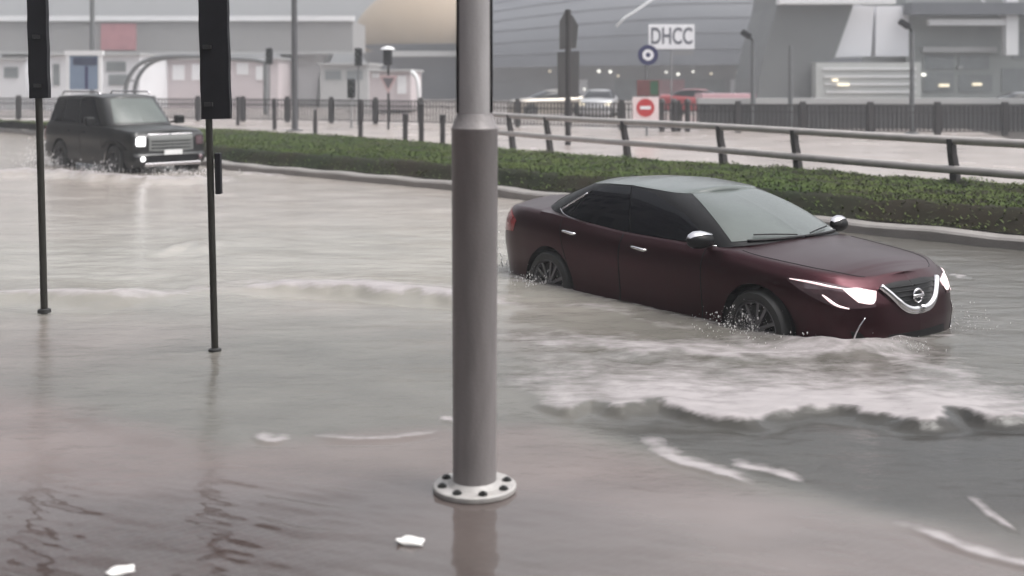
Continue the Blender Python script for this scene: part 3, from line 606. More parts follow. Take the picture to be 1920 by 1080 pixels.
SUV = dict(hw=.98, N=150,
    outline=[(.90, 0), (.90, .4), (.88, .66), (.80, .86), (.58, .94), (.2, .965), (-.6, .975), (-1.6, .98), (-2.8, .98), (-3.5, .97), (-3.85, .93), (-4.02, .82), (-4.07, .5), (-4.08, 0)],
    inset=[(0, .06), (.15, .01), (.5, .02), (.7, 0), (.9, .02), (1, .07)],
    nose_inset=[(0, .10), (.15, .0), (.32, .0), (.38, .05), (.9, .07), (1, .14)],
    tail_inset=[(0, .05), (.3, .0), (.35, .04), (1, .08)],
    shoulder=[(.9, 1.08), (.6, 1.12), (.2, 1.15), (-.4, 1.18), (-1, 1.19), (-4.08, 1.22)], sill=[(.9, .34), (.5, .32), (-3.5, .32), (-4.08, .42)],
    centre=[(.9, 1.11), (.6, 1.18), (.2, 1.21), (-.5, 1.24), (-4.08, 1.24)], arches=[(0, .40, .47), (-2.88, .40, .47)],
    gh_base=[(-.42, 0), (-.45, .4), (-.58, .72), (-.85, .86), (-1.4, .885), (-2.4, .89), (-3.4, .88), (-3.85, .82), (-3.98, .6), (-4.03, .3), (-4.03, 0)],
    gh_top=[(-1.10, 0), (-1.12, .38), (-1.2, .60), (-1.38, .70), (-1.7, .73), (-2.4, .74), (-3.3, .73), (-3.6, .69), (-3.74, .5), (-3.78, .25), (-3.78, 0)],
    gh_zb=[(-.42, 1.24), (-.85, 1.18), (-4.03, 1.21)], gh_curve=.12, gh_bulge=.05, crown=.05, roof=[(-1.1, 1.90), (-1.6, 1.935), (-2.8, 1.93), (-3.78, 1.89)])
def make_suv():
    root = empty('off_road_car', (-8.25, 27.0, -.18), -.80, 'dark off-road car with one bright headlamp ploughing through the flood far behind', 'car')
    C = Car(SUV); B, H = C.body, C.gh
    C.shell(root, M_suvp); C.house(root, M_suvp); C.roof(root, M_suvp, .98); liners(SUV, root)
    C.patch(H, [(0, .05), (.08, .06), (.14, .08)], [(0, .95), (.08, .95), (.135, .93)], 14, 8, .006, mirror=True).build('windscreen', M_wind, root, smooth=60)
    C.patch(H, [(.90, .10), (.95, .10), (1, .10)], [(.90, .9), (.95, .9), (1, .9)], 8, 6, .006, mirror=True).build('rear_window', M_tint, root, smooth=60)
    for side in (False, 'only'):
        sg = -1 if not side else 1
        for a, c, t0 in ((.22, .42, .245), (.435, .62, .435), (.64, .82, .64)):
            C.patch(H, [(a, .08), ((a+c)/2, .08), (c, .08)], [(t0, .88), ((t0+c)/2, .90), (c, .88)], 10, 5, .006, mirror=side).build('side_window', M_tint, root, smooth=60)
        for x0, x1 in ((-.62, -1.72), (-1.74, -2.75)):
            q0, q1 = C.qx(x0), C.qx(x1 if x1 > -2.5 else -2.55)
            dr = C.patch(B, [(q0, .12), ((q0+q1)/2, .12), (q1 if x1 > -2.5 else C.qx(-2.32), .12)], [(q0, .97), ((q0+q1)/2, .97), (q1, .97)], 14, 10, .004, mirror=side).build('door', M_suvp, root, smooth=60)
            p = B(q1, .84); hb = MB(); hb.tube([(p.x+.06, sg*(abs(p.y)), p.z), (p.x+.09, sg*(abs(p.y)+.03), p.z), (p.x+.22, sg*(abs(p.y)+.03), p.z), (p.x+.25, sg*abs(p.y), p.z)], .015, 6); hb.build('handle', M_blk, dr)
        mm = MB(); mm.box((-.95, sg*1.12-.12, 1.22), (-.80, sg*1.12+.12, 1.42), bev=.035); mm.box((-.90, min(sg*.9, sg*1.05), 1.24), (-.85, max(sg*.9, sg*1.05), 1.29)); mm.build('wing_mirror', M_blk, root, smooth=40)
        l = C.patch(B, [(C.qy(.85), .64), (C.qy(.80), .62), (C.qy(.63), .62)], [(C.qy(.85), .86), (C.qy(.78), .90), (C.qy(.62), .90)], 10, 6, .012, mirror=side).build('headlight', M_hlw if not side else M_hlc, root, smooth=60)
        rr = MB(); rr.tube([(-1.4, sg*.62, 1.93), (-1.5, sg*.62, 1.985), (-3.4, sg*.62, 1.985), (-3.5, sg*.62, 1.92)], .02, 8); rr.build('roof_rail', M_chrome, root, smooth=True)
        ll = MB(); ll.lathe([(.001, .03), (.05, .03), (.06, 0)], 16, 'x', (.88, sg*.70, .52)); ll.build('fog_lamp', M_hlw if not side else M_hlc, root, smooth=True)
        C.patch(B, [(C.qx(-3.85), .5), (C.qy(.86, False), .5), (C.qy(.75, False), .5)], [(C.qx(-3.85), .9), (C.qy(.86, False), .9), (C.qy(.75, False), .9)], 8, 5, .01, mirror=side).build('tail_light', M_tail, root, smooth=60)
        C.patch(B, [(C.qx(.52), .46), (C.qx(.2), .60), (C.qx(-.2), .60), (C.qx(-.52), .46)], [(C.qx(.60), .48), (C.qx(.24), .70), (C.qx(-.24), .70), (C.qx(-.62), .48)], 16, 3, .03, mirror=side).build('fender_flare', M_blk, root, smooth=60)
    g = C.patch(B, [(0, .46), (C.qy(.3), .46), (C.qy(.54), .48)], [(0, .93), (C.qy(.3), .93), (C.qy(.54), .93)], 12, 8, .010, mirror=True).build('grille', mat('grille_silver', (.15, .155, .15), .5, metal=.2, var=.15, vscale=12), root, smooth=60)
    mb = MB()
    for wv in (.56, .66, .76): C.line(B, [(0, wv), (C.qy(.25), wv), (C.qy(.48), wv)], .011, .010, 10, mb=mb, mirror=True)
    mb.build('grille_bar', M_blk, g, smooth=True)
    mb = MB(); C.line(B, [(0, .95), (C.qy(.3), .95), (C.qy(.56), .95)], .016, .012, 12, mb=mb, mirror=True); mb.build('grille_trim', M_chrome, g, smooth=True)
    mb = MB(); mb.box((.915, -.68, .36), (.95, .68, .43), bev=.012); mb.build('skid_bar', M_chrome, root)
    mb = MB(); mb.box((.905, -.62, .44), (.925, .62, .60), bev=.005); mb.build('bumper_intake', M_blk, root)
    mb = MB(); mb.box((.928, -.22, .60), (.945, .22, .71), bev=.004); mb.build('number_plate', M_plate, root)
    for x, y in ((0, -.84), (0, .84), (-2.88, -.84), (-2.88, .84)): wheel(root, x, y, .40, .40, .27, 6, .25)
    return root
make_suv()
# ---------------------------------------------------------------- big lamp post
def lamp_post():
    base = G(890, 918); root = empty('lamp_post', (base.x, base.y, -.03), 0, 'thick grey steel lamp post with white bolted base plate in the foreground', 'lamp post')
    s = base.y/F
    b = MB(); zc = CH-(240-HZ)*s+.03; r1 = 43.5*s; r0 = 41*s; r2 = 33*s
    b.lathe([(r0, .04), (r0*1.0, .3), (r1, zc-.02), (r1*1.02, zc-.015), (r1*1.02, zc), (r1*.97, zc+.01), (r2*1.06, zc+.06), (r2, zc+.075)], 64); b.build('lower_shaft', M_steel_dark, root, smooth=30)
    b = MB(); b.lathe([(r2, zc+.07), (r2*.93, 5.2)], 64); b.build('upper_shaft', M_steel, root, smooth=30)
    b = MB(); 
    for k in (-1, 1): b.tube([(k*r2*.93, -.035, zc+.08), (k*r2*.90, -.035, 5.2)], .010, 8)  # thin black tubes stand in for dark shading along the shaft edges
    b.build('edge_shade_strip', M_black, root, smooth=True)
    fr = 78*s; b = MB(); b.lathe([(r0*.98, .03), (fr-.006, .03), (fr, .036), (fr, .056), (fr-.008, .062), (r0*1.25, .062), (r0*1.0, .085), (r0*.99, .07)], 64); pl = b.build('base_plate', M_white, root, smooth=30)
    for k in range(8):
        a = 2*math.pi*(k+.35)/8; x, y = fr*.80*math.cos(a), fr*.80*math.sin(a); b = MB()
        b.lathe([(.001, .080), (.012, .080), (.012, .074), (.022, .074), (.022, .062)], 6, c=(x, y, 0)); b.lathe([(.0, .0625), (.026, .0635), (.026, .062)], 18, c=(x, y, 0)); b.build('bolt', M_bolt, pl)
    for k in range(4):
        a = 2*math.pi*(k+.1)/4; M = Matrix.Rotation(a, 4, 'Z'); b = MB(); b.add([M @ Vector(p) for p in ((r0*.98, -.004, .062), (fr*.86, -.004, .062), (r0*.98, -.004, .15), (r0*.98, .004, .062), (fr*.86, .004, .062), (r0*.98, .004, .15))], [(0, 1, 2), (5, 4, 3), (0, 3, 4, 1), (1, 4, 5, 2)])
    # curved arm and luminaire far above the frame
    b = MB(); b.tube([(0, 0, 5.2), (.05, 0, 6.2), (.35, .3, 6.9), (1.0, .8, 7.2)], [r2*.93, r2*.75, .04, .035], 16); b.build('arm', M_steel, root, smooth=True)
    M = Matrix.Translation((1.25, 1.0, 7.22)) @ Matrix.Rotation(R(38), 4, 'Z'); b = MB(); b.box((-.35, -.13, -.05), (.35, .13, .05), M, bev=.03); b.build('lamp_head', M_steel, root)
lamp_post()
# ---------------------------------------------------------------- the two roadside posts with boards seen nearly edge on
def board_post(px, py, topx, board, label, box=None, curl=0):
    base = G(px, py); s = base.y/F; lean = (topx-px)/(py-0.0)
    root = empty('signpost', (base.x, base.y, 0), 0, label, 'signpost', ry=lean)
    rp = 6.5*s; b = MB(); b.tube([(0, 0, -.33), (0, 0, 3.4)], rp, 16); b.build('pole', mat('olive_black_pole', (.014, .013, .009), .5, var=.4, vscale=10), root, smooth=40)
    x0, x1, yb = board; zb = CH-(yb-HZ)*s; b = MB()
    xc0, xc1 = (x0-px)*s-lean*zb, (x1-px)*s-lean*zb
    n = 14; vs = []
    for k in range(n+1):
        z = zb+(3.5-zb)*k/n; wv = .003*math.sin(k*1.9)
        sh = curl*(z-zb)
        for (x, y) in ((xc0+wv+sh, -.03), (xc1+wv+sh, -.05), (xc1+wv+sh, .02), (xc0+wv+sh, .05)): vs.append((x, y, z))
    b.add(vs, [(0, 1, 2, 3), tuple(4*n+q for q in (3, 2, 1, 0))]+[(4*k+j, 4*k+(j+1) % 4, 4*k+4+(j+1) % 4, 4*k+4+j) for k in range(n) for j in range(4)])
    bd = b.build('sign_board', M_black, root)
    for z in (zb+.10, zb+.55, zb+1.1):
        b = MB(); b.lathe([(rp*1.5, 0), (rp*1.5, .035)], 16, c=(0, 0, z)); b.box((-.02, -.062, z), (.045, -.028, z+.03)); b.build('bracket', mat('bracket_steel', (.05, .05, .052), .4, metal=.6, var=.3), bd)
    if box:
        bx0, bx1, y0, y1 = box; b = MB(); z1, z0 = CH-(y0-HZ)*s, CH-(y1-HZ)*s; b.box(((bx0-px)*s-lean*z0, -.03, z0), ((bx1-px)*s-lean*z0, .03, z1), bev=.006)
        b.build('control_box', M_black, root)
    b = MB(); b.lathe([(rp*1.9, -.02), (rp*1.8, .012), (rp*1.02, .02)], 20); b.build('collar', M_rub, root)
board_post(83, 582, 68, (57, 94, 184), 'slim black post with narrow dark board at the far left of the flooded road')
board_post(403, 657, 386, (379, 434, 223), 'black post with wider dark board and small box, in front of the dark off-road car', (405, 416, 287, 364))
# ---------------------------------------------------------------- guard rail on the median
def rail_pt(t, z): return Vector((-.29-8.15*t, 31.7+13.7*t, z))
def t_of(px): k = (px-960)/F; return (-.29-31.7*k)/(8.15+13.7*k)
gr = empty('guard_rail', rail_pt(0, .055), 0, 'galvanised twin-rail road barrier along the back of the planted median', 'guard rail')
o = rail_pt(0, .055)
for z, nme in ((1.13, 'top_rail'), (.65, 'bottom_rail')):
    b = MB(); ts = np.linspace(-1.35, t_of(893), 60)
    b.tube([rail_pt(t, z+.008*math.sin(t*9))-o for t in ts], .068, 12); b.build(nme, M_rail, gr, smooth=True)
dr = Vector((8.15, -13.7, 0)).normalized(); nr_ = Vector((13.7, 8.15, 0)).normalized()
for px in (2150, 1785, 1490, 1350, 1170, 1025, 955, 905):
    t = t_of(px); p = rail_pt(t, 0)-o; an = math.atan2(dr.y, dr.x); M = Matrix.Translation((p.x, p.y, 0)) @ Matrix.Rotation(an, 4, 'Z'); b = MB()
    vs = []; 
    for z, hw_, y in ((-.02, .13, .16), (.28, .075, .10), (.60, .06, .06), (.86, .05, .0), (1.09, .05, -.02)): vs += [(-hw_, y-.06, z), (hw_, y-.06, z), (hw_, y+.06, z), (-hw_, y+.06, z)]
    b.add([M @ Vector(v) for v in vs], [(3, 2, 1, 0), (16, 17, 18, 19)]+[(4*k+j, 4*k+(j+1) % 4, 4*k+4+(j+1) % 4, 4*k+4+j) for k in range(4) for j in range(4)])
    b.build('post', M_railpost, gr)
fb_ = None
for px, hh, lab in ((830, 1.0, 'dark bollard nearest the left side of the grey lamp post'), (790, 1.3, 'dark bollard second to the left of the grey lamp post'), (760, .95, 'short stout dark bollard right of the triangular sign pole'), (676, 1.35, 'tall dark bollard left of the triangular sign pole'), (591, .9, 'short dark bollard just right of the tall dark pole'), (515, 1.25, 'dark bollard left of the tall dark pole'), (446, 1.25, 'dark bollard just right of the wider dark board')):
    if fb_ is None:
        fb_ = q_ = empty('bollard', (0, 0, 0), 0, lab, 'bollard', 'dark bollards along the back of the grass')
        b = MB(); b.box((-.075, -.075, -.05), (.075, .075, .93), bev=.02); b.build('shaft', M_railpost, q_)
        b = MB(); b.box((-.085, -.085, .931), (.085, .085, 1.0), bev=.025); b.build('cap', M_railpost, q_)
    else: q_ = copy_tree(fb_); q_['label'] = lab
    p = rail_pt(t_of(px), .055); q_.location = p; q_.scale = (1, 1, hh)
# ---------------------------------------------------------------- far railing fence
def fence():
    P = crom([(-34, 60), (-14, 56), (-2, 50.5), (9.4, 44), (16, 42.8), (30, 42.5)], 29); o = Vector((P[10][0], P[10][1], .06))
    root = empty('railing_fence', o, 0, 'long dark railing fence with close bars across the far side of the second road', 'fence')
    for i in range(len(P)-1):
        a, c = Vector((*P[i], .06))-o, Vector((*P[i+1], .06))-o; b = MB(); L = (c-a).length
        for z in (.12, 1.05, .80): b.tube([a+Vector((0, 0, z)), c+Vector((0, 0, z))], .028, 6)
        nb = 15
        for k in range(1, nb): q = a+(c-a)*k/nb; b.tube([q+Vector((0, 0, .12)), q+Vector((0, 0, 1.05))], .034, 4, False)
        b.build('railing_panel', M_railpost, root)
    for i, p in enumerate(P):
        q = Vector((*p, .06))-o; b = MB(); b.box((q.x-.10, q.y-.10, -.02), (q.x+.10, q.y+.10, 1.20), bev=.015); b.build('post', M_railpost, root)
fence()
# ---------------------------------------------------------------- street poles beyond the median
def pole(px, pt, pb, Y, wpx, label, head=None, name='street_pole', topx=None, m=None, arm=None):
    bt = A(px, pb, Y); z0 = .05; s = Y/F; zt = CH-(pt-HZ)*s; lean = 0 if topx is None else (topx-px)/(pb-pt)
    root = empty(name, (bt.x, Y, z0), 0, label, name.replace('_', ' '), 'slim poles beyond the median' if name == 'street_pole' else None, ry=lean)
    b = MB(); b.tube([(0, 0, -.05), (0, 0, .3), (0, 0, zt-z0)], [wpx*s*.62, wpx*s*.55, wpx*s*.42], 14); b.build('shaft', m or M_postg, root, smooth=40)
    b = MB(); b.lathe([(wpx*s*1.4, -.02), (wpx*s*1.4, .04), (wpx*s*.6, .07)], 16); b.build('base', m or M_postg, root)
    if head == 'camera':
        b = MB(); H_ = zt-z0; b.tube([(0, 0, H_-.02), (-.06, 0, H_+.12), (-.22, 0, H_+.20)], .05, 8); M = Matrix.Translation((-.28, 0, H_+.30)) @ Matrix.Rotation(R(35), 4, 'Y'); b.box((-.22, -.11, -.12), (.22, .11, .12), M, bev=.04); b.build('camera_head', M_black, root, smooth=40)
    if head == 'signal':
        b = MB(); H_ = zt-z0; b.box((-.16, -.14, H_-.75), (.16, .14, H_+.05), bev=.04); hd = b.build('signal_head', M_black, root)
        for k in range(3): b = MB(); b.lathe([(.001, -.155), (.09, -.15), (.10, -.142), (.11, -.24), (.115, -.14)], 16, 'y', c=(0, 0, H_-.12-.24*k)); b.build('signal_lens', mat('dark_lens', (.03, .04, .035), .3, var=.3), hd)
    return root
pole(553, -160, 243, 46, 11, 'tall dark pole rising behind the grass between the board post and the lamp post', topx=551, m=mat('dark_wet_pole', (.06, .06, .065), .5, var=.25, vscale=4))
pole(173, -160, 200, 58, 9, 'tall grey pole standing behind the blue information board')
pole(1412, 78, 225, 47, 9, 'short grey pole with camera head left of the charcoal station flank', 'camera')
pole(1482, 86, 248, 44, 8, 'plain short grey pole in front of the charcoal station flank')
pole(1710, 60, 250, 43.5, 9, 'grey pole with bent neck and camera in front of the white panels', 'camera')
pole(672, 92, 235, 52, 3.5, 'signal pole with dark head left of the triangular sign', 'signal', name='traffic_light')
pole(505, 92, 232, 58, 3, 'signal pole with dark head left of the tall dark pole', 'signal', name='traffic_light')
pole(659, 150, 238, 49, 3, 'very short thin signal post with dark head beside the fence', 'signal', name='traffic_light')
# dark double board seen edge-on
def totem():
    s0 = G(1065, 272, .06); Y = s0.y; s = Y/F; root = empty('totem_sign', (s0.x, Y, .055), 0, 'dark two-tier sign seen from behind on a pole beside the guard rail', 'sign')
    zz = lambda py: CH-(py-HZ)*s-.055; xx = lambda px: (px-1065)*s
    b = MB(); b.tube([(0, 0, -.05), (0, 0, zz(18))], 5.5*s, 12); b.build('pole', M_railpost, root)
    m = mat('dark_weathered_panel', (.06, .058, .058), .6, var=.35, vscale=3, streak=(6, 1, .6))
    b = MB(); b.prism([(xx(1046), zz(183)), (xx(1085), zz(183)), (xx(1086), zz(96)), (xx(1045), zz(98))], -.05, .05); b.build('lower_board', m, root)
    b = MB(); b.prism([(xx(1049), zz(93)), (xx(1080), zz(90)), (xx(1084), zz(48)), (xx(1074), zz(30)), (xx(1060), zz(20)), (xx(1049), zz(40))], -.05, .05); b.build('upper_board', m, root)
    for py in (60, 120, 160): b = MB(); b.box((-.16, .05, zz(py)-.03), (.16, .12, zz(py)+.03)); b.build('bracket', M_railpost, root)
totem()
def text_mesh(txt, size, m, parent, loc, depth=.006, bold=.0, xs=1):
    cu = bpy.data.curves.new('lettering', 'FONT'); cu.body = txt; cu.size = size; cu.align_x = 'CENTER'; cu.align_y = 'CENTER'; cu.extrude = depth; cu.offset = bold
    t = bpy.data.objects.new('lettering', cu); col.objects.link(t); dg = bpy.context.evaluated_depsgraph_get(); dg.update()
    me = bpy.data.meshes.new_from_object(t.evaluated_get(dg)); bpy.data.objects.remove(t)
    o_ = bpy.data.objects.new('lettering', me); me.materials.clear(); me.materials.append(m); col.objects.link(o_); o_.parent = parent; o_.location = loc; o_.rotation_euler = (R(90), 0, 0); o_.scale = (xs, 1, 1); return o_
# sign cluster: two posts' worth of plates
def signs():
    Y = 42; s = Y/F; c = A(1213, 232, Y); zz = lambda py: CH-(py-HZ)*s-.055; xx = lambda px: (px-1213)*s
    root = empty('road_sign', (c.x, Y, .055), 0, 'pole with round blue sign above a red no-entry disc on a white plate', 'road sign')
    b = MB(); b.tube([(0, .06, -.05), (0, .06, zz(84))], .04, 10); b.build('pole', M_postg, root)
    b = MB(); b.lathe([(.001, -.02), (19*s, -.02), (19*s, .02), (.001, .02)], 40, 'y', c=(xx(1215), 0, zz(103))); d1 = b.build('blue_disc', M_blue, root)
    b = MB(); b.lathe([(4.5*s, -.024), (4.5*s, -.028), (10.5*s, -.028), (10.5*s, -.024)], 32, 'y', c=(xx(1215), 0, zz(103))); b.build('white_ring', M_signw, d1)
    b = MB(); b.box((xx(1186), -.015, zz(233)), (xx(1235), .015, zz(182)), bev=.006); p1 = b.build('white_plate', mat('pinkish_sign_plate', (.72, .60, .60), .4, var=.08), root)
    b = MB(); b.lathe([(.001, -.03), (17*s, -.03), (17*s, -.018)], 40, 'y', c=(xx(1210), 0, zz(202))); d2 = b.build('no_entry_disc', M_red, p1)
    b = MB(); b.box((xx(1200), -.04, zz(205)), (xx(1220), -.032, zz(199))); b.build('white_bar', M_signw, d2)
    b = MB(); b.box((xx(1194), -.02, zz(180)), (xx(1236), .02, zz(150)), bev=.006); p2 = b.build('dark_plate', mat('maroon_plate', (.13, .05, .05), .5, var=.4, vscale=6), root)
    b = MB(); b.box((xx(1219), -.026, zz(178)), (xx(1234), -.021, zz(152))); b.build('green_patch', M_green, p2)
    # the letter board a little further back
    Y = 47; s = Y/F; c = A(1259, 232, Y); zz = lambda py: CH-(py-HZ)*s-.055; xx = lambda px: (px-1259)*s
    root = empty('name_sign', (c.x, Y, .055), 0, 'white letter board reading DHCC on a thin pole above the round blue sign', 'sign')
    b = MB(); b.tube([(0, .05, -.05), (0, .05, zz(52))], .028, 8); b.build('pole', M_conc2, root)
    b = MB(); b.box((xx(1216), -.02, zz(92)), (xx(1302), .02, zz(46)), bev=.01); pn = b.build('panel', M_signw, root)
    text_mesh('DHCC', .92, mat('grey_letters', (.10, .105, .13), .5), pn, (0, -.024, zz(69)), .004, .018, .64)
    b = MB(); b.box((xx(1262), -.02, zz(103)), (xx(1300), .02, zz(95))); b.build('lower_strip', M_conc2, root)
    # triangular give-way sign with a lamp above
    Y = 47; s = Y/F; c = A(728, 236, Y); zz = lambda py: CH-(py-HZ)*s-.055; xx = lambda px: (px-728)*s
    root = empty('give_way_sign', (c.x, Y, .055), 0, 'thin pole with downward triangular sign and dark white-capped lantern above it', 'road sign')
    b = MB(); b.tube([(0, .05, -.05), (0, .05, zz(92))], .05, 8); b.build('pole', M_railpost, root)
    b = MB(); b.prism([(xx(711), zz(142)), (xx(745), zz(142)), (xx(728), zz(176))], -.02, .02); tr = b.build('triangle_plate', mat('faded_pink_border', (.42, .30, .30), .5, var=.1), root)
    b = MB(); b.prism([(xx(717), zz(146)), (xx(739), zz(146)), (xx(728), zz(167))], -.028, -.022); b.build('triangle_face', mat('dark_sign_back', (.10, .09, .10), .5, var=.2), tr)
    b = MB(); b.box((xx(719), -.12, zz(122)), (xx(735), .12, zz(93)), bev=.03); b.build('lantern', M_black, root)
    b = MB(); b.lathe([(14*s, 0), (12*s, .06), (6*s, .12), (.001, .14)], 20, c=(xx(727), 0, zz(93))); b.build('lantern_cap', M_concw, root, smooth=True)
signs()
# blue information board behind the SUV
def infoboard():
    Y = 56; s = Y/F; c = A(158, 200, Y); zz = lambda py: CH-(py-HZ)*s-.055; xx = lambda px: (px-158)*s
    root = empty('information_board', (c.x, Y, .055), 0, 'pale framed blue information board standing behind the off-road car', 'sign board')
    b = MB()
    for x in (128, 188): b.box((xx(x)-.08, -.08, -.05), (xx(x)+.08, .08, zz(100)))
    b.box((xx(122), -.1, zz(104)), (xx(194), .1, zz(95))); b.build('frame', M_concw, root)
    b = MB(); b.box((xx(131), -.05, zz(168)), (xx(185), .05, zz(104.5))); f = b.build('panel', mat('slate_blue_panel', (.16, .21, .29), .4, var=.12), root)
    b = MB(); b.box((xx(138), -.07, zz(122)), (xx(183), -.052, zz(108))); b.build('header', mat('navy_header', (.03, .04, .08), .4), f)
    b = MB(); b.box((xx(160), -.066, zz(168)), (xx(166), -.053, zz(124))); b.build('mullion', M_blue, f)
infoboard()
# ---------------------------------------------------------------- background buildings
def bldg(name, label, cat, px, Y, rz=0, group=None): return empty(name, ((px-960)/F*Y, Y, .05), rz, label, cat, group)
def rect(mb, ox, Y, x0, y0, x1, y1, dn, df):   # box given by photo extents at depth Y, its front dn metres nearer and back df behind; in the frame of ox
    s = Y/F; mb.box(((x0-ox)*s, dn, CH-(y1-HZ)*s-.05), ((x1-ox)*s, df, CH-(y0-HZ)*s-.05)); return mb
# viaduct on the left
def viaduct():
    ox, Y = 300, 84; r = bldg('viaduct', 'long grey concrete viaduct with white parapet crossing the left background', 'viaduct', ox, Y)
    b = MB(); rect(b, ox, Y, -700, 40, 662, 96, 0, 7); b.build('deck', mat('viaduct_concrete', (.24, .235, .235), .8, var=.12, vscale=.25), r)
    b = MB(); rect(b, ox, Y, -700, 30, 664, 39.5, -.25, .3); b.build('parapet', M_concw, r)
    b = MB(); rect(b, ox, Y, -700, 96.5, 664, 101, -.15, .4); b.build('edge_beam', M_conc, r)
    for x in (-420, -120, 30, 562, 980):
        if x > 700: continue
        b = MB(); s = Y/F; cx = (x-ox)*s; zt = CH-(97-HZ)*s-.05
        b.prism([(cx-.95, 0), (cx+.95, 0), (cx+1.1, zt*.6), (cx+1.8, zt), (cx-1.8, zt), (cx-1.1, zt*.6)], 1.5, 4.5); b.build('pier', M_concw if x == 562 else M_conc, r)
    b = MB(); rect(b, ox, Y, 190, 44, 256, 94, -.12, -.01); b.build('banner', M_redc, r)
viaduct()
def lowbuild(label, ox, Y, body, m, wins=(), extra=None, name='low_building', cat='building', wm=None):
    r = bldg(name, label, cat, ox, Y); s = Y/F
    b = MB(); rect(b, ox, Y, body[0], body[1], body[2], 206, 0, 8)
    b.build('wall', m, r)
    b = MB(); rect(b, ox, Y, body[0]-4, body[1]-4, body[2]+4, body[1]-.3, -.3, 8.3); b.build('roof', M_conc, r)
    for w_ in wins:
        b = MB(); rect(b, ox, Y, *w_, -.06, -.003); b.build('window', wm or M_glassb, r)
    return r
M_wc = mat('whitewashed_wall', (.60, .60, .62), .7, var=.1, vscale=.4)
M_pc = mat('pinkish_wall', (.46, .41, .42), .7, var=.1, vscale=.4)
lowbuild('long white low building under the viaduct behind the blue board', 180, 74, (85, 104, 262, 0), M_wc, [(100, 120, 112, 160), (200, 116, 236, 134), (204, 140, 240, 160)])
lowbuild('white shed under the far left end of the viaduct', 0, 76, (-160, 112, 48, 0), M_wc, [(-40, 124, -10, 150), (8, 126, 34, 146)])
lowbuild('pale grey building with white lit windows seen through the arched footbridge', 400, 80, (266, 112, 522, 0), M_pc, [(290, 120, 310, 148), (324, 122, 346, 150), (360, 120, 378, 150), (444, 106+12, 466, 140), (480, 124, 500, 150)], wm=M_concw)
lowbuild('wide grey building between the tall dark pole and the triangular sign', 640, 82, (600, 122, 690, 0), M_conc, [(610, 132, 640, 150), (650, 132, 680, 150)])
lowbuild('pinkish kiosk with a white rounded end behind the triangular sign', 735, 68, (692, 134, 770, 0), M_pc, [(745, 142, 762, 176), (697, 136, 712, 146)], wm=M_concw)
# white rounded end of kiosk as its own parapet wall
b = MB(); ox, Y = 778, 67; s = Y/F; pts = [A(770, 134, Y), A(778, 140, Y), A(783, 152, Y), A(785, 170, Y), A(785, 205, Y)]
b.tube(pts, .13, 8); tag(b.build('drainpipe', M_concw, smooth=True), 'white curved downpipe at the right end of the pinkish kiosk', 'pipe')
# arched footbridge
def arch():
    ox, Y = 380, 66; r = bldg('footbridge', 'thin dark arched footbridge rising behind the off-road car', 'footbridge', ox, Y); s = Y/F
    P = [((x-ox)*s, 0, CH-(y-HZ)*s-.05) for x, y in ((243, 200), (246, 158), (262, 128), (290, 111), (330, 106), (380, 106), (440, 110), (478, 112), (500, 116))]
    c = crom(P, 40)
    for y in (-.8, .8): b = MB(); b.tube([(p[0], y, p[2]) for p in c], .12, 8); b.build('arch_tube', M_postg, r, smooth=True)
    b = MB(); b.tube([((498-ox)*s, 0, -.05), ((498-ox)*s, 0, 3.0)], .14, 10); b.build('column', M_postg, r)
    for k in range(6, 36, 5): b = MB(); p = c[k]; b.tube([(p[0], -.8, p[2]), (p[0], .8, p[2])], .05, 6); b.build('cross_brace', M_postg, r)
arch()
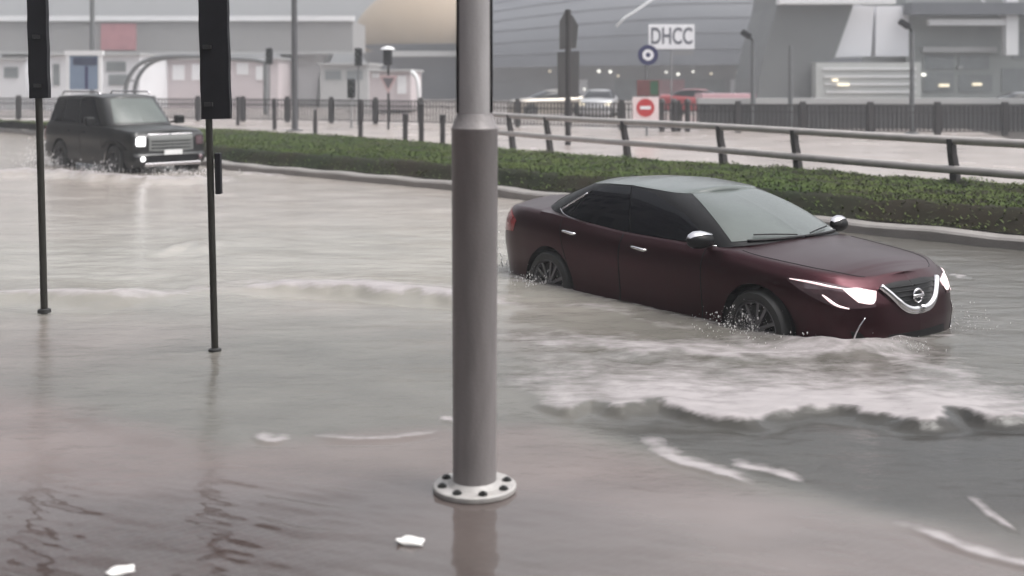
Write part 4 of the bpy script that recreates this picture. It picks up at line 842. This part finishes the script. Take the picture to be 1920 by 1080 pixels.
# metro station: shell, champagne end, charcoal flank, white panels, columns
def station():
    ox, Y = 1180, 104; r = bldg('station_shell', 'huge grey curved station shell filling the upper centre background', 'station', ox, Y); s = Y/F
    b = MB(); nu, nv = 56, 22; vs = []
    for i in range(nu+1):
        u = i/nu; x = -13.2+45.2*u
        for j in range(nv+1):
            v = j/nv; a = math.pi*.56*v; hgt = 11.5*(.72+.28*math.sin(math.pi*min(1, u*1.0))); rad = 13
            vs.append((x, rad*(1-math.cos(a))*.9-.02*(x)**2*0, 2.95+.9*0+hgt*math.sin(a)*1.0+.25*math.sin(u*3)))
    b.add(vs, [(i*(nv+1)+j, (i+1)*(nv+1)+j, (i+1)*(nv+1)+j+1, i*(nv+1)+j+1) for i in range(nu) for j in range(nv)])
    b.build('shell', M_shell, r, smooth=True)
    b = MB(); P = [(-1.2, -.35, 6.6), (-.4, -.3, 7.4), (.6, -.2, 8.0), (2, .0, 9.0), (4, .6, 10.0)]; b.tube(P, .10, 8); b.build('edge_rib', M_concw, r, smooth=True)
    b = MB()
    for k in range(1, 9):
        v = k/22*1.6; a = math.pi*.56*v; b.tube([(x, 13*(1-math.cos(a))*.9-.05, 2.95+11.5*(.72+.28*math.sin(math.pi*min(1, (x+13.2)/45.2)))*math.sin(a)+.25*math.sin((x+13.2)/45.2*3)) for x in np.linspace(-13, 31, 30)], .035, 5)
    b.build('panel_joint', M_shell, r)
    # recessed ground floor
    b = MB(); b.box((-12.8, 3.5, -.05), (32, 11, 3.3)); b.build('wall', mat('ground_floor_wall', (.22, .22, .23), .7, var=.3, vscale=.25), r)
    for k, (px, py) in enumerate(((1033, 133), (1128, 133), (1150, 134), (1165, 142), (1258, 135), (1281, 139), (1345, 138), (1396, 136), (1100, 168), (1420, 142), (1310, 134))):
        M_ = M_lamp if k % 3 else M_lampw; b = MB(); sz = (3.0 if k in (1, 2, 5) else 2.2)*s
        b.lathe([(.001, -sz), (sz*.7, -sz*.7), (sz, 0), (sz*.7, sz*.7), (.001, sz)], 12, c=((px-ox)*s, 3.2, CH-(py-HZ)*s-.05)); b.build('wall_lamp', M_, r, smooth=True)
    # shop windows, doors
    for x0, x1, m in ((-6, -3.5, M_wc), (-1, 1.4, M_glassb), (3, 5.4, M_redc), (6.4, 9, M_glassb), (9.6, 12, M_wc)):
        b = MB(); b.box((x0, 3.38, .1), (x1, 3.495, 1.9)); b.build('shop_front', m, r)
    ox, Y = 800, 112; r = bldg('champagne_hall', 'tan metal-clad domed hall rising behind the lamp post at the top of the photo', 'station', ox, Y); s = Y/F
    b = MB(); nv, nu = 20, 40; vs = []
    for i in range(nv+1):
        ph = R(-8)+R(98)*i/nv
        for j in range(nu): th = 2*math.pi*j/nu; vs.append((10.5*math.cos(ph)*math.cos(th)+2.2, 9+9*math.cos(ph)*math.sin(th), 5.6+6.8*math.sin(ph)))
    b.add(vs, [(i*nu+j, i*nu+(j+1) % nu, (i+1)*nu+(j+1) % nu, (i+1)*nu+j) for i in range(nv) for j in range(nu)]); b.build('dome', M_tan, r, smooth=True)
    b = MB(); b.lathe([(8.6, -.05), (8.9, 3.5), (10.2, 5.3)], 40, c=(2.2, 9, 0)); b.build('wall', M_shell, r, smooth=True)
    b = MB(); rect(b, ox, Y, 735, 96, 925, 106, -1.2, 1); b.build('canopy', M_conc, r)
    # right-hand wing
    ox, Y = 1640, 78; r = bldg('station_wing', 'pale station wing with slanted charcoal flank, white panels and columns at the right', 'station', ox, Y); s = Y/F
    zz = lambda py: CH-(py-HZ)*s-.05; xx = lambda px: (px-ox)*s
    b = MB(); b.prism([(xx(x), zz(y)) for x, y in ((1410, 215), (1500, 215), (1522, 180), (1530, 122), (1556, 108), (1590, 12), (1592, -60), (1462, -60), (1450, 14), (1430, 84), (1416, 150))], -1.2, 7); b.build('charcoal_flank', mat('charcoal_flank_cladding', (.115, .12, .122), .6, var=.12, vscale=.3), r)
    b = MB(); b.prism([(xx(x), zz(y)) for x, y in ((1558, 108), (1628, 106), (1634, 12), (1590, 12))], -.6, 3); b.prism([(xx(x), zz(y)) for x, y in ((1638, 106), (1700, 106), (1700, 12), (1640, 12))], -.4, 3); b.build('white_panel', mat('pale_panel', (.72, .72, .75), .5, var=.08, vscale=.4), r)
    b = MB(); rect(b, ox, Y, 1700, -60, 2500, 205, .2, 10); b.build('wall', mat('station_wall', (.24, .255, .25), .75, var=.22, vscale=.22), r)
    b = MB(); rect(b, ox, Y, 1447, 1, 1660, 11, -2.2, -1.25); b.build('fascia', M_concw, r)
    b = MB(); rect(b, ox, Y, 1690, 8, 2100, 30, -2.0, .15); b.build('canopy', M_shell, r)
    b = MB(); rect(b, ox, Y, 1512, 118, 1702, 205, -2.5, -1.3); b.build('stair_block', mat('stair_concrete', (.37, .38, .37), .75, var=.15, vscale=.5), r)
    for k in range(4): b = MB(); rect(b, ox, Y, 1524+k*2, 128+14*k, 1692, 131+14*k, -2.62, -2.51); b.build('stair_rail', M_concw, r)
    b = MB(); rect(b, ox, Y, 1868, -60, 1890, 104, -1.6, -.9); b.build('column', M_concw, r)
    b = MB(); rect(b, ox, Y, 1728, 38, 1867, 49, -1.5, -1.0); b.build('beam', M_concw, r)
    b = MB(); b.tube([(xx(1826), -1.25, zz(2)), (xx(1866), -1.25, zz(36))], .07, 8); b.build('brace', M_concw, r)
    b = MB(); rect(b, ox, Y, 1728, 88, 1866, 98, -.3, .19); b.build('ledge', M_conc, r)
    for x0, y0, x1, y1 in ((1734, 104, 1790, 130), (1800, 104, 1856, 130), (1900, 60, 1960, 110), (1734, 136, 1790, 172), (1800, 140, 1862, 172), (1880, 128, 1950, 172)):
        b = MB(); rect(b, ox, Y, x0, y0, x1, y1, .12, .19); b.build('window', M_glassb, r)
    for px, py, w2, mm in ((1770, 160, 9, M_lampw), (1832, 158, 8, M_lampw), (1560, 158, 10, M_lampw), (1545, 150, 5, M_lampw), (1732, 140, 3, M_lamp), (1800, 126, 5, M_conc)):
        b = MB(); rect(b, ox, Y, px-w2, py-2.5, px+w2, py+2.5, -2.75 if px < 1600 else -.1, -2.63 if px < 1600 else .11); b.build('strip_lamp', mm, r)
station()
# white low wall behind the fence
b = MB(); y_ = 47.5
b.box((7.6, 47.4, .04), (34, 47.7, 1.08)); wl = empty('low_wall', (0, 0, 0)); b.build('wall_body', mat('dark_stained_wall', (.05, .05, .052), .8, var=.5, vscale=1.2), wl); b = MB(); b.box((7.5, 47.3, 1.083), (34, 47.8, 1.30)); b.build('coping', M_conc, wl); tag(wl, 'dark low wall with pale coping just behind the right part of the dark railing', 'wall')
# bus shelter, pink roofed
def shelter():
    ox, Y = 1360, 58; r = bldg('bus_shelter', 'small shelter with pink-edged flat roof behind the no-entry sign', 'bus shelter', ox, Y)
    b = MB(); rect(b, ox, Y, 1310, 176, 1408, 186, -1.2, 1.2); b.build('roof', mat('pink_fascia', (.50, .30, .33), .5, var=.15), r)
    for x in (1314, 1404):
        b = MB(); rect(b, ox, Y, x-2, 186.5, x+2, 226, .9, 1.05); b.build('post', M_postg, r)
    b = MB(); rect(b, ox, Y, 1318, 188, 1400, 220, 1.0, 1.03); b.build('back_panel', M_shell, r)
shelter()
# people-height bollards by the no-entry sign
first = None
for i, (px, top, lab) in enumerate(((1241, 194, 'leftmost of three dark bollards right of the no-entry sign'), (1264, 190, 'middle one of three dark bollards right of the no-entry sign'), (1289, 186, 'rightmost of three dark bollards right of the no-entry sign'))):
    Y = 45.2
    if first is None:
        first = empty('bollard', (0, Y, .05), 0, lab, 'bollard', 'dark bollards by the no-entry sign')
        b = MB(); b.lathe([(.11, -.02), (.10, .5), (.10, 1.1)], 16); b.build('shaft', M_railpost, first, smooth=30)
        b = MB(); b.lathe([(.10, 1.1), (.135, 1.12), (.12, 1.22), (.06, 1.28), (.001, 1.29)], 16); b.build('cap', M_railpost, first, smooth=40); o_ = first
    else: o_ = copy_tree(first); o_['label'] = lab
    o_.location.x = (px-960)/F*Y
# distant cars behind the railing: a lighter build of the same kind of body
SM = dict(SED); SM['N'] = 70
def far_car(px, Y, rz, pm, label, lit):
    r = empty('parked_car', ((px-960)/F*Y, Y, .055), rz, label, 'car', 'cars far behind the railing'); C = Car(SM)
    C.shell(r, pm); C.house(r, M_tint, 'windows'); C.roof(r, pm, .985)
    for sd in (False, 'only'): C.patch(C.body, [(C.qx(.52), .76), (C.qx(.72), .68), (C.qy(.55), .7)], [(C.qx(.5), .93), (C.qx(.72), .92), (C.qy(.53), .9)], 8, 4, .01, mirror=sd).build('headlight', lit, r)
    for x, y in ((0, -.82), (0, .82), (-2.775, -.82), (-2.775, .82)): wheel(r, x, y, .335, .335, .22, 5, .24)
far_car(1118, 62, R(-100), paint('silver_paint', (.42, .42, .43), .35, .4), 'small silver car far behind the railing, left of the no-entry sign', M_lampw)
far_car(985, 63, R(-160), paint('beige_paint', (.36, .32, .27), .35, .4), 'beige car far behind the railing, just right of the grey lamp post', M_hlc)
far_car(1365, 66, R(-20), paint('red_paint', (.30, .03, .035), .35, .2), 'red car far behind the shelter with the pink roof', M_lampw)
far_car(1850, 53.5, R(180), paint('grey_paint', (.16, .16, .17), .35, .3), 'grey car parked behind the low wall at the far right', M_hlc)
# unseen dark building added behind the camera to darken reflections and block sky light
def back_building():
    r = empty('unseen_back_building', (0, -8, .05), 0, 'unseen dark glass fronted building added behind the camera to darken reflections', 'building')
    b = MB(); b.box((-60, -6, -.1), (60, 0, 15)); b.build('wall', mat('dark_stone_wall', (.05, .046, .045), .6, var=.2, vscale=.6), r)
    for k in range(20):
        for z0, z1 in ((.2, 3.2), (4.2, 6.6), (7.8, 10.2), (11.4, 13.8)): b = MB(); b.box((-59+6*k, .003, z0), (-54.6+6*k, .06, z1)); b.build('window', M_glassb, r)
    b = MB(); b.box((-60, .0, 3.4), (60, 2.4, 3.75)); b.build('canopy', M_darkc, r)
back_building()
def side_block():  # added out of view so the car sides mirror something dark
    r = empty('unseen_side_building', (-28, 18, .05), 0, 'unseen tall dark stone building added left of the view to darken reflections', 'building')
    b = MB(); b.box((-16, -24, -.1), (0, 30, 26)); b.build('wall', mat('unseen_block_stone', (.045, .043, .043), .6, var=.2, vscale=.6), r)
    for k in range(13):
        for z0 in range(1, 24, 4): b = MB(); b.box((.003, -23+4*k, z0), (.06, -20.4+4*k, z0+2.4)); b.build('window', M_tint, r)
side_block()
# droplets thrown up at wheels and bumper
def spray(label, spots, seed, m):
    rg = np.random.RandomState(seed); b = MB()
    for (x, y, z, sx, sz_, n, r0) in spots:
        for k in range(n):
            c = np.array([x+rg.randn()*sx, y+rg.randn()*sx*.6, z+abs(rg.randn())*sz_]); rr = r0*(.25+rg.rand()**3*1.1); e = rg.randn(3)*.4; st = 1+rg.rand()*1.6
            vs = [c+np.array(q)*rr*np.array([1, 1, st])+e*rr*.5 for q in ((1, 0, 0), (-1, 0, 0), (0, 1, 0), (0, -1, 0), (0, 0, 1), (0, 0, -1))]
            b.add([tuple(v) for v in vs], [(0, 2, 4), (2, 1, 4), (1, 3, 4), (3, 0, 4), (2, 0, 5), (1, 2, 5), (3, 1, 5), (0, 3, 5)])
    tag(b.build('spray', m, smooth=True), label, 'spray', kind='stuff')
M_drop = mat('water_droplets', (.66, .64, .64), .3, var=.1)
def cw(lx, ly, cx=2.77, cy=10.40, a=.925): p = np.array([cx, cy])+np.array([math.cos(a), -math.sin(a)])*lx+np.array([math.sin(a), math.cos(a)])*ly; return float(p[0]), float(p[1])
spray('white droplets splashing at the wheels and bumper of the maroon sedan', [(*cw(-.05, -1.02), .02, .16, .10, 420, .0055), (*cw(.5, -1.0), .0, .2, .04, 200, .005), (*cw(1.08, -.5), .0, .15, .05, 180, .005), (*cw(1.05, .6), .0, .10, .11, 120, .005), (*cw(-2.85, -1.02), .02, .14, .07, 260, .006), (*cw(-3.95, -.6), .0, .14, .16, 300, .006)], 5, M_drop)
spray('white droplets splashing round the wheels of the dark off-road car', [(*cw(0, -1.05, -8.25, 27, .80), .0, .45, .13, 500, .014), (*cw(-2.9, -1.1, -8.25, 27, .80), .0, .4, .15, 500, .016), (*cw(-4.2, -.8, -8.25, 27, .80), .02, .2, .28, 600, .016), (*cw(1.0, 0, -8.25, 27, .80), .0, .5, .06, 400, .014)], 6, M_drop)
# ---------------------------------------------------------------- litter on the water
def litter(px, py, L, ang, label):
    c = G(px, py); b = MB(); n, m = 10, 5; vs = []
    for i in range(n):
        for j in range(m):
            u, v = i/(n-1)-.5, j/(m-1)-.5; wd = 1-.35*abs(2*u)**2; vs.append((u*L+.004*math.sin(j*2+i), v*L*.45*wd, .008+.012*math.sin(3*u+1)*v*2+.006*math.cos(7*u+3*v)+.01*(1-abs(2*v))))
    b.add(vs, [(i*m+j, (i+1)*m+j, (i+1)*m+j+1, i*m+j+1) for i in range(n-1) for j in range(m-1)])
    o_ = b.build('litter', mat('white_plastic_scrap', (.80, .78, .76), .4, var=.05), None, smooth=True); o_.location = (c.x, c.y, .008); o_.rotation_euler = (0, 0, ang)
    md = o_.modifiers.new('thickness', 'SOLIDIFY'); md.thickness = .002
    tag(o_, label, 'litter')
litter(769, 1020, .13, -.25, 'white plastic scrap floating left of the lamp post base')
litter(225, 1076, .12, .5, 'white plastic scrap floating at the bottom left corner of the water')
# ---------------------------------------------------------------- wet air
b = MB(); b.box((-350, -80, -1.4), (350, 350, 24)); hz = b.build('haze', bpy.data.materials.new('haze_air')); tag(hz, kind='stuff'); hz['label'] = 'thin grey rain haze over the whole street'; hz['category'] = 'haze'
hm = hz.data.materials[0]; hm.use_nodes = True; hn = hm.node_tree; hn.nodes.remove(hn.nodes['Principled BSDF'])
pv = hn.nodes.new('ShaderNodeVolumePrincipled'); pv.inputs['Color'].default_value = (.93, .94, .97, 1); pv.inputs['Density'].default_value = .0021
hn.links.new(pv.outputs[0], hn.nodes['Material Output'].inputs['Volume'])
